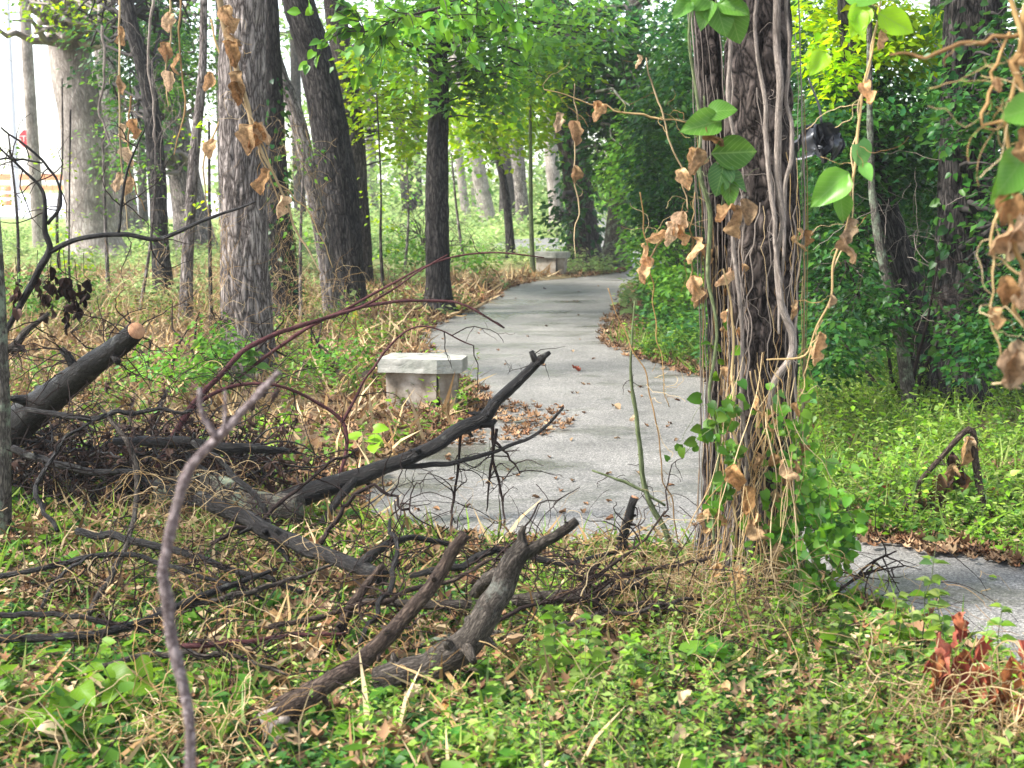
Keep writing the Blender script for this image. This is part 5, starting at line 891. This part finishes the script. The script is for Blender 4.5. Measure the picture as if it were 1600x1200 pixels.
def plantlets(mb, x, y, z, h, nleaf, size, T=T_OV, lean=.35, up=.5, stem=None, width=1.0):
    h = np.broadcast_to(h, (len(x),)); h = h*(1-.62*debris(x, y)*(h > .03)); n = len(x); b = np.stack([x, y, z], 1); top = b+np.stack([rng.normal(size=n)*lean, rng.normal(size=n)*lean, np.ones(n)], 1)*np.broadcast_to(h, (n,))[:, None]
    t_ = np.tile(np.linspace(.25, 1, nleaf), n); bb = np.repeat(b, nleaf, 0); tt = np.repeat(top, nleaf, 0); pos = bb+(tt-bb)*t_[:, None]
    m_ = n*nleaf; th = rng.random(m_)*2*np.pi; d_ = np.stack([np.cos(th), np.sin(th), rng.normal(size=m_)*.4+up*.2], 1)
    sz = np.repeat(np.broadcast_to(size, (n,)), nleaf)*(.6+.7*rng.random(m_)); leaves(mb, pos, d_, nrm(np.array([0, 0, 1.])+rdir(m_)*.55), sz, T, width*(.8+.4*rng.random(m_)), rng.random(m_)*.4)
    if stem is not None:
        K = 2; kk = slice(None, None, 2); q = np.linspace(0, 1, K)[None, :, None]; strands(stem, b[kk, None]*(1-q)+top[kk, None]*q, np.full((len(b[kk]), K), .0011), 3)
def gfac(x, y, s=1.1, o=0): return fbm(x*s+o, y*s+o*2, 0, 3)
stem = MB()
mb = MB(); x, y, z = scatter(13000, 3.0, 8.0, lambda x, y: (gfac(x, y) > .33)); plantlets(mb, x, y, z, .015+.055*rng.random(len(x)), 5, .034, T_Q, stem=None)
tag(mb.obj('ground_cover', M['gc_dark']), 'low dark green creeping plants covering the near ground', 'ground cover', kind='stuff')
mb = MB(); x, y, z = scatter(6600, 3.0, 8.0, lambda x, y: (gfac(x, y, 1.3, 5) > .43)); plantlets(mb, x, y, z, .03+.10*rng.random(len(x))**1.5, 5, .022+.04*rng.random(len(x))**1.5, stem=stem)
tag(mb.obj('leafy_weeds', M['gc_green']), 'mid green leafy weeds scattered in front of the path', 'weeds', kind='stuff')
mb = MB(); x, y, z = scatter(4800, 3.0, 7.0, lambda x, y: (gfac(x, y, 2.2, 9)+.2*np.clip(x, -1, 1.2) > .53)); plantlets(mb, x, y, z, .05+.16*rng.random(len(x))**1.5, 8, .016+.034*rng.random(len(x))**2, stem=stem, width=.75)
tag(mb.obj('bright_weeds', M['gc_bright']), 'fine bright yellow-green weeds at the lower right', 'weeds', kind='stuff')
mb = MB(); x, y, z = scatter(2600, 3.0, 8.0); n = len(x); leaves(mb, np.stack([x, y, z+.01], 1), rdir(n, .8)+[0, 0, .9], rdir(n), .08+.16*rng.random(n), T_BLADE)
x, y, z = scatter(9000, 7.0, 16, side_right); n = len(x); leaves(mb, np.stack([x, y, z+.01], 1), rdir(n, .8)+[0, 0, 1.2], rdir(n), .1+.22*rng.random(n), T_BLADE)
tag(mb.obj('grass', M['gc_bright']), 'thin green grass blades mixed through the undergrowth', 'grass', kind='stuff')
mb = MB(); x, y, z = scatter(800, 3.0, 8.0, lambda x, y: (gfac(x, y, 1.0, 12) > .47)); plantlets(mb, x, y, z, .04+.14*rng.random(len(x))**1.5, 6, .045+.035*rng.random(len(x)), T_HEART, stem=stem)
tag(mb.obj('broad_weeds', M['lf_mid']), 'taller broad-leaved weeds dotted among the near ground cover', 'weeds', kind='stuff')
mb = MB(); x, y, z = scatter(1500, 3.0, 7.5, lambda x, y: (gfac(x, y, 1.0, 15)+.22*np.clip(x, -1, 1.2) > .54)); plantlets(mb, x, y, z, .15+.3*rng.random(len(x))**1.5, 14, .03, T_OV, lean=.15, stem=stem, width=.6)
tag(mb.obj('spiky_weeds', M['gc_bright']), 'upright narrow-leaved weeds in front, thickest at the right', 'weeds', kind='stuff')
mb = MB(); x, y, z = scatter(3000, 3.0, 8.0, lambda x, y: (gfac(x, y, 1.2, 18)-.1*np.clip(x, -1, 1.2) > .5)); n = len(x); leaves(mb, np.stack([x, y, z+.01], 1), rdir(n, .5)+[0, 0, .45], rdir(n), .1+.2*rng.random(n), T_BLADE, 1.1)
tag(mb.obj('near_dead_grass', M['straw']), 'tan dead grass blades in patches on the near ground', 'grass', kind='stuff')
# litter near
mb = MB(); x, y, z = scatter(5600, 3.0, 8.5); n = len(x); leaves(mb, np.stack([x, y, z+.012+.04*rng.random(n)], 1), rdir(n, .25), nrm(np.array([0, 0, 1.])+rdir(n)*.5), .035+.06*rng.random(n), T_LOBE, .9, rng.random(n)*.9)
tag(mb.obj('leaf_litter', M['litter']), 'brown fallen leaves lying among the near undergrowth', 'leaf litter', kind='stuff')
mb = MB(); x, y, z = scatter(4500, 3.0, 7.0); n = len(x); leaves(mb, np.stack([x, y, z+.03+.05*rng.random(n)], 1), rdir(n, .3), nrm(np.array([0, 0, 1.])+rdir(n)*.5), .02+.025*rng.random(n), T_OV, 1, rng.random(n)*.8)
tag(mb.obj('pale_leaf_litter', M['litter_pale']), 'small pale withered leaves sprinkled over the green ground cover', 'leaf litter', kind='stuff')
# left mid ground
left = lambda x, y: (proj(x, y)[0] < 860)
mb = MB(); x, y, z = scatter(10000, 8, 24, lambda x, y: left(x, y) & (gfac(x, y, .6, 3) > .42)); n = len(x); leaves(mb, np.stack([x, y, z+.01+.03*rng.random(n)], 1), rdir(n, .25), nrm(np.array([0, 0, 1.])+rdir(n)*.5), .06+.07*rng.random(n), T_LOBE, .9, rng.random(n)*.9)
tag(mb.obj('woodland_litter', M['litter']), 'reddish brown leaf litter under the left trees', 'leaf litter', kind='stuff')
mb = MB(); x, y, z = scatter(15000, 8, 26, lambda x, y: left(x, y)); n = len(x); leaves(mb, np.stack([x, y, z], 1), rdir(n, .7)+[0, 0, .6], rdir(n), .12+.28*rng.random(n), T_BLADE, 1.2)
tag(mb.obj('dead_grass', M['straw']), 'tan dead grass blades under the left trees', 'grass', kind='stuff')
mb = MB(); x, y, z = scatter(5200, 8, 20, lambda x, y: left(x, y) & (gfac(x, y, .9, 6) > .44)); plantlets(mb, x, y, z, .06+.25*rng.random(len(x))**1.6, 6, .055, stem=stem)
tag(mb.obj('woodland_weeds', M['gc_green']), 'green weeds growing between the left trunks', 'weeds', kind='stuff')
mb = MB(); x, y, z = scatter(9000, 18, 44, lambda x, y: (proj(x, y)[0] < 1000) & (gfac(x, y, .4, 2) > .38)); plantlets(mb, x, y, z, .08+.3*rng.random(len(x))**1.6, 6, .11, T_Q)
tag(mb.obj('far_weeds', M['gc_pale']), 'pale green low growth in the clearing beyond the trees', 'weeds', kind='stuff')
# litter hugging the path and bench
def near_edge(dmax, y0, y1, n):
    k = n*14; y = rng.uniform(y0, y1, k); x = (rng.random(k)*2-1)*(y*.4+.9); d_ = edge_dist(x, y); ok = (d_ < dmax*rng.random(k)**1.5) & (gfac(x, y, 1.4, 8) > .4); x, y = x[ok][:n], y[ok][:n]; return x, y
x, y = near_edge(.8, 8.0, 30, 5500); ins = inside(x, y); k_ = ~ins | (edge_dist(x, y) < .10) ; x, y = x[k_], y[k_]; n = len(x); z = np.maximum(gh(x, y), .004)
mb = MB(); leaves(mb, np.stack([x, y, z+.008+.02*rng.random(n)], 1), rdir(n, .2), nrm(np.array([0, 0, 1.])+rdir(n)*.4), .05+.06*rng.random(n), T_LOBE, .9, rng.random(n)*.9)
gx, gy = g1[0], g1[1]; n = 1100; th = rng.random(n)*2*np.pi; rr = rng.random(n)**.6; x = gx-.1+1.15*rr*np.cos(th); y = gy-.2+1.1*rr*np.sin(th); z = np.maximum(gh(x, y), .004)
ok = ~((x > gx-.45) & (x < gx+.2) & (y > gy-.0) & (y < gy+.42)) & (gfac(x, y, 2.5, 3) > .35); x, y, z = x[ok], y[ok], z[ok]; n = len(x)
leaves(mb, np.stack([x, y, z+.006+.015*rng.random(n)], 1), rdir(n, .2), nrm(np.array([0, 0, 1.])+rdir(n)*.4), .035+.05*rng.random(n), T_LOBE, .9, rng.random(n)*.9)
rb = poly([(1330, 838), (1440, 853), (1520, 866), (1610, 884), (1750, 908)]); n = 420; t_ = rng.random(n)*(len(rb)-1); i0 = t_.astype(int); q = rb[i0]*(1-(t_-i0))[:, None]+rb[i0+1]*(t_-i0)[:, None]+rng.normal(size=(n, 2))*np.array([.08, .07])
leaves(mb, np.column_stack([q, np.maximum(gh(q[:, 0], q[:, 1]), .004)+.01+.02*rng.random(n)]), rdir(n, .2), nrm(np.array([0, 0, 1.])+rdir(n)*.4), .04+.05*rng.random(n), T_LOBE, .9, rng.random(n)*.9)
tag(mb.obj('path_edge_litter', M['litter']), 'drifts of reddish brown leaves along the path edges and round the bench', 'leaf litter', kind='stuff')
# right undergrowth
mb = MB(); x, y, z = scatter(5800, 6.5, 15, side_right, 1.05); plantlets(mb, x, y, z, .05+.3*rng.random(len(x))**1.5, 9, .05, stem=stem)
tag(mb.obj('verge_undergrowth', M['gc_green']), 'dense leafy undergrowth on the right side of the path', 'undergrowth', kind='stuff')
mb = MB(); x, y, z = scatter(4200, 6.5, 12, lambda x, y: side_right(x, y) & (gfac(x, y, 1.2, 4) > .42)); plantlets(mb, x, y, z, .05+.26*rng.random(len(x))**1.5, 9, .042, stem=stem, width=.8)
tag(mb.obj('verge_bright_weeds', M['gc_bright']), 'light green weeds on the verge above the right path edge', 'weeds', kind='stuff')
mb = MB(); x, y, z = scatter(6000, 12, 26, lambda x, y: (proj(x, y)[0] > 1000)); plantlets(mb, x, y, z, (.1+.55*rng.random(len(x))**1.3)*np.clip(1.5-y/22, .35, 1), 9, .085, T_Q)
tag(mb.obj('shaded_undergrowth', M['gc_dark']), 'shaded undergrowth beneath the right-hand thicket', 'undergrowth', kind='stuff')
tag(stem.obj('weed_stems', M['vine_green']), 'thin stems of the weeds on both sides of the path', 'weeds', kind='stuff')

# larger weeds that stand out
def weed(label, px, pg, hpx, lf, size, n_, name='tall_weed', T='climb'):
    b = G(px, pg); b[2] = float(gh(b[0:1], b[1:2])[0]); h_ = W(hpx, b); root = thing(name, b, label, 'weed', 'tall leafy weeds in the lower right'); t_ = np.linspace(0, 1, 8)[:, None]
    C = b+np.array([rng.normal()*.05, 0, h_])*t_+rng.normal(size=(8, 3))*.006; C[0] = b; mb = MB(); strands(mb, C[None], np.linspace(.003, .0012, 8)[None], 6); mb.obj('stem', M['vine_green'], root)
    for j in range(n_):
        q = (j+1)/n_; p = C[min(7, int(q*7.99))]+rng.normal(size=3)*.004; a_ = j*2.4; put_leaf('leaf', lf, p, nrm(np.array([math.cos(a_), math.sin(a_), .15-.3*(1-q)])), nrm(np.array([0, -.3, 1])+rng.normal(size=3)*.25), size*(1.15-.6*q), root)
ME['weed'] = [leaf_mesh('leaf', M['gc_bright'], 'ovate', 2, 5), leaf_mesh('leaf', M['gc_green'], 'ovate', 2, 5)]
for k, (px, pg, h_, lb) in enumerate([(1432, 1060, 190, 'tallest leafy weed standing against the grey path at the lower right'), (1478, 1075, 130, 'leafy weed just right of the tallest one'), (1390, 1060, 110, 'shorter leafy weed left of the tallest one'), (1545, 1120, 150, 'leafy weed behind the rust-red sprig'), (1300, 1060, 90, 'low leafy weed below the climber of the big trunk'),
        (870, 1090, 110, 'leafy weed right of the mossy branch stub'), (920, 1120, 120, 'broad-leaved weed in the lower middle'), (1000, 1110, 90, 'low weed right of the broad-leaved one')]): weed(lb, px, pg, h_*1.1, 'weed', .085, 32)
# broad yellow-green plant lower left
def rosette(label, px, py, pg, kind, size, n_, spread):
    b = G(px, pg); root = thing('broadleaf_plant', b, label, 'plant')
    for j in range(n_):
        e = P(px+rng.normal()*spread, py+rng.normal()*spread*.5, pg)+[0, rng.normal()*.05, 0]; e[2] = max(e[2], .05); t_ = np.linspace(0, 1, 6)[:, None]; C = b*(1-t_)+e*t_; C[:, 2] += np.sin(t_[:, 0]*np.pi)*.02; mb = MB(); strands(mb, C[None], np.full((1, 6), .0014), 4); mb.obj('stalk', M['vine_green'], root)
        put_leaf('leaf', kind, e, nrm(rng.normal(size=3)*[1, .6, .3]+[0, -.3, -.2]), nrm(np.array([0, -.5, 1])+rng.normal(size=3)*.3), size*(.7+.5*rng.random()), root)
rosette('yellow-green broad-leaved plant at the lower left', 195, 1080, 1130, 'bright', .11, 16, 55)
rosette('light green broad-leaved plant left of the coil of dead stems', 90, 1130, 1170, 'bright', .09, 9, 40)
rosette('green broad-leaved seedling under the cane, left of the nearer bench', 585, 685, 730, 'bright', .1, 5, 16)
rosette('dark glossy-leaved bush at the foot of the furrowed trunk', 365, 560, 640, 'hero', .13, 26, 28)
rosette('light green heart-leaved plant right of the pale blurred stick top', 410, 665, 680, 'bright', .13, 7, 18)
rosette('pair of pale green leaves on the grass left of the big trunk foot', 1010, 1085, 1110, 'bright', .1, 5, 20)
rosette('single round green leaf at the right verge of the path', 1455, 820, 838, 'hero', .12, 2, 5)

# fallen leaves one can pick out
def fallen(px, py, s_, kind, label, group=None, lift=.01):
    p = G(px, py); ins = bool(inside(p[0:1], p[1:2])[0]); p[2] = (.006 if ins else float(gh(p[0:1], p[1:2])[0]))+lift
    th_ = rng.random()*6.28; o = put_leaf('fallen_leaf', kind, p, nrm(np.array([math.cos(th_), math.sin(th_), .05])), nrm(np.array([0, 0, 1])+rng.normal(size=3)*.12), W(s_, p)); o.scale = [c*1.0 for c in o.scale]
    return tag(o, label, 'fallen leaf', group)
fallen(896, 580, 16, 'red', 'reddish brown leaf lying alone on the middle of the path, level with the bench seat', lift=.02)
fallen(814, 668, 16, 'dry', 'orange-tan leaf on the path below the raised branch')
fallen(958, 638, 18, 'litter', 'brown leaf on the path left of the thorny hanging stem')
fallen(996, 658, 14, 'dry', 'orange leaf on the path just right of the thorny hanging stem')
fallen(1545, 905, 14, 'bright', 'yellow leaf lying on the near path at the right')
fallen(1395, 790, 44, 'red', 'big crumpled dark red leaf on the verge at the foot of the bent stalk', lift=.05)
fallen(1508, 790, 50, 'red', 'dark red leaf heap under the right leg of the bent stalk', lift=.05)
fallen(120, 1050, 60, 'pale', 'large pale papery leaf standing among the lower left plants', lift=.08)
fallen(535, 950, 60, 'dry', 'salmon-coloured curled leaf between the long limb and black limb', lift=.08)
fallen(522, 1035, 50, 'dry', 'reddish curled leaf touching the long straight limb', lift=.06)
fallen(30, 1130, 60, 'dry', 'large rust-orange leaf at the left edge of the bottom', lift=.04)
fallen(1030, 858, 44, 'pale', 'pale tan leaf at the path edge near the black stub', lift=.05)
fallen(595, 1180, 60, 'dry', 'orange leaf at the bottom edge right of the long limb foot', lift=.03)
k = 0
while k < 90:
    y_ = rng.uniform(445, 840); x_ = rng.uniform(600, 1180); p = G(x_, y_)
    if inside(p[0:1], p[1:2])[0] and edge_dist(p[0:1], p[1:2])[0] > .05:
        fallen(x_, y_, max(5, W(1, p)**-1*.045), 'litter', 'small brown fallen leaf lying flat on the grey path', 'small brown leaves scattered on the path', lift=.004); k += 1
k = 0
while k < 50:
    y_ = rng.uniform(980, 1195); x_ = rng.uniform(0, 1400); fallen(x_, y_, rng.uniform(22, 46), ['litter', 'pale', 'dry'][k % 3], ['dark brown curled leaf resting on the low green plants in front', 'pale cream curled leaf resting on the low green plants in front', 'tan papery leaf resting on the low green plants in front'][k % 3], ['dark brown leaves on the near ground cover', 'pale cream leaves on the near ground cover', 'tan papery leaves on the near ground cover'][k % 3], lift=.05+.04*rng.random()); k += 1

# ------------------------------------------------------------------ air
hz = bpy.data.meshes.new('haze'); bm = bmesh.new(); bmesh.ops.create_cube(bm, size=1); bm.to_mesh(hz); bm.free()
ho = bpy.data.objects.new('haze', hz); S.collection.objects.link(ho); ho.location = (0, 0, 7.5); ho.scale = (606, 606, 17); ho['kind'] = 'stuff'
m, t, N, L = base_mat('haze_air'); pv = N('VolumePrincipled', Density=.0008); pv.inputs['Color'].default_value = (.93, .97, 1, 1); L(pv.outputs[0], N('OutputMaterial').inputs['Volume']); hz.materials.append(m)
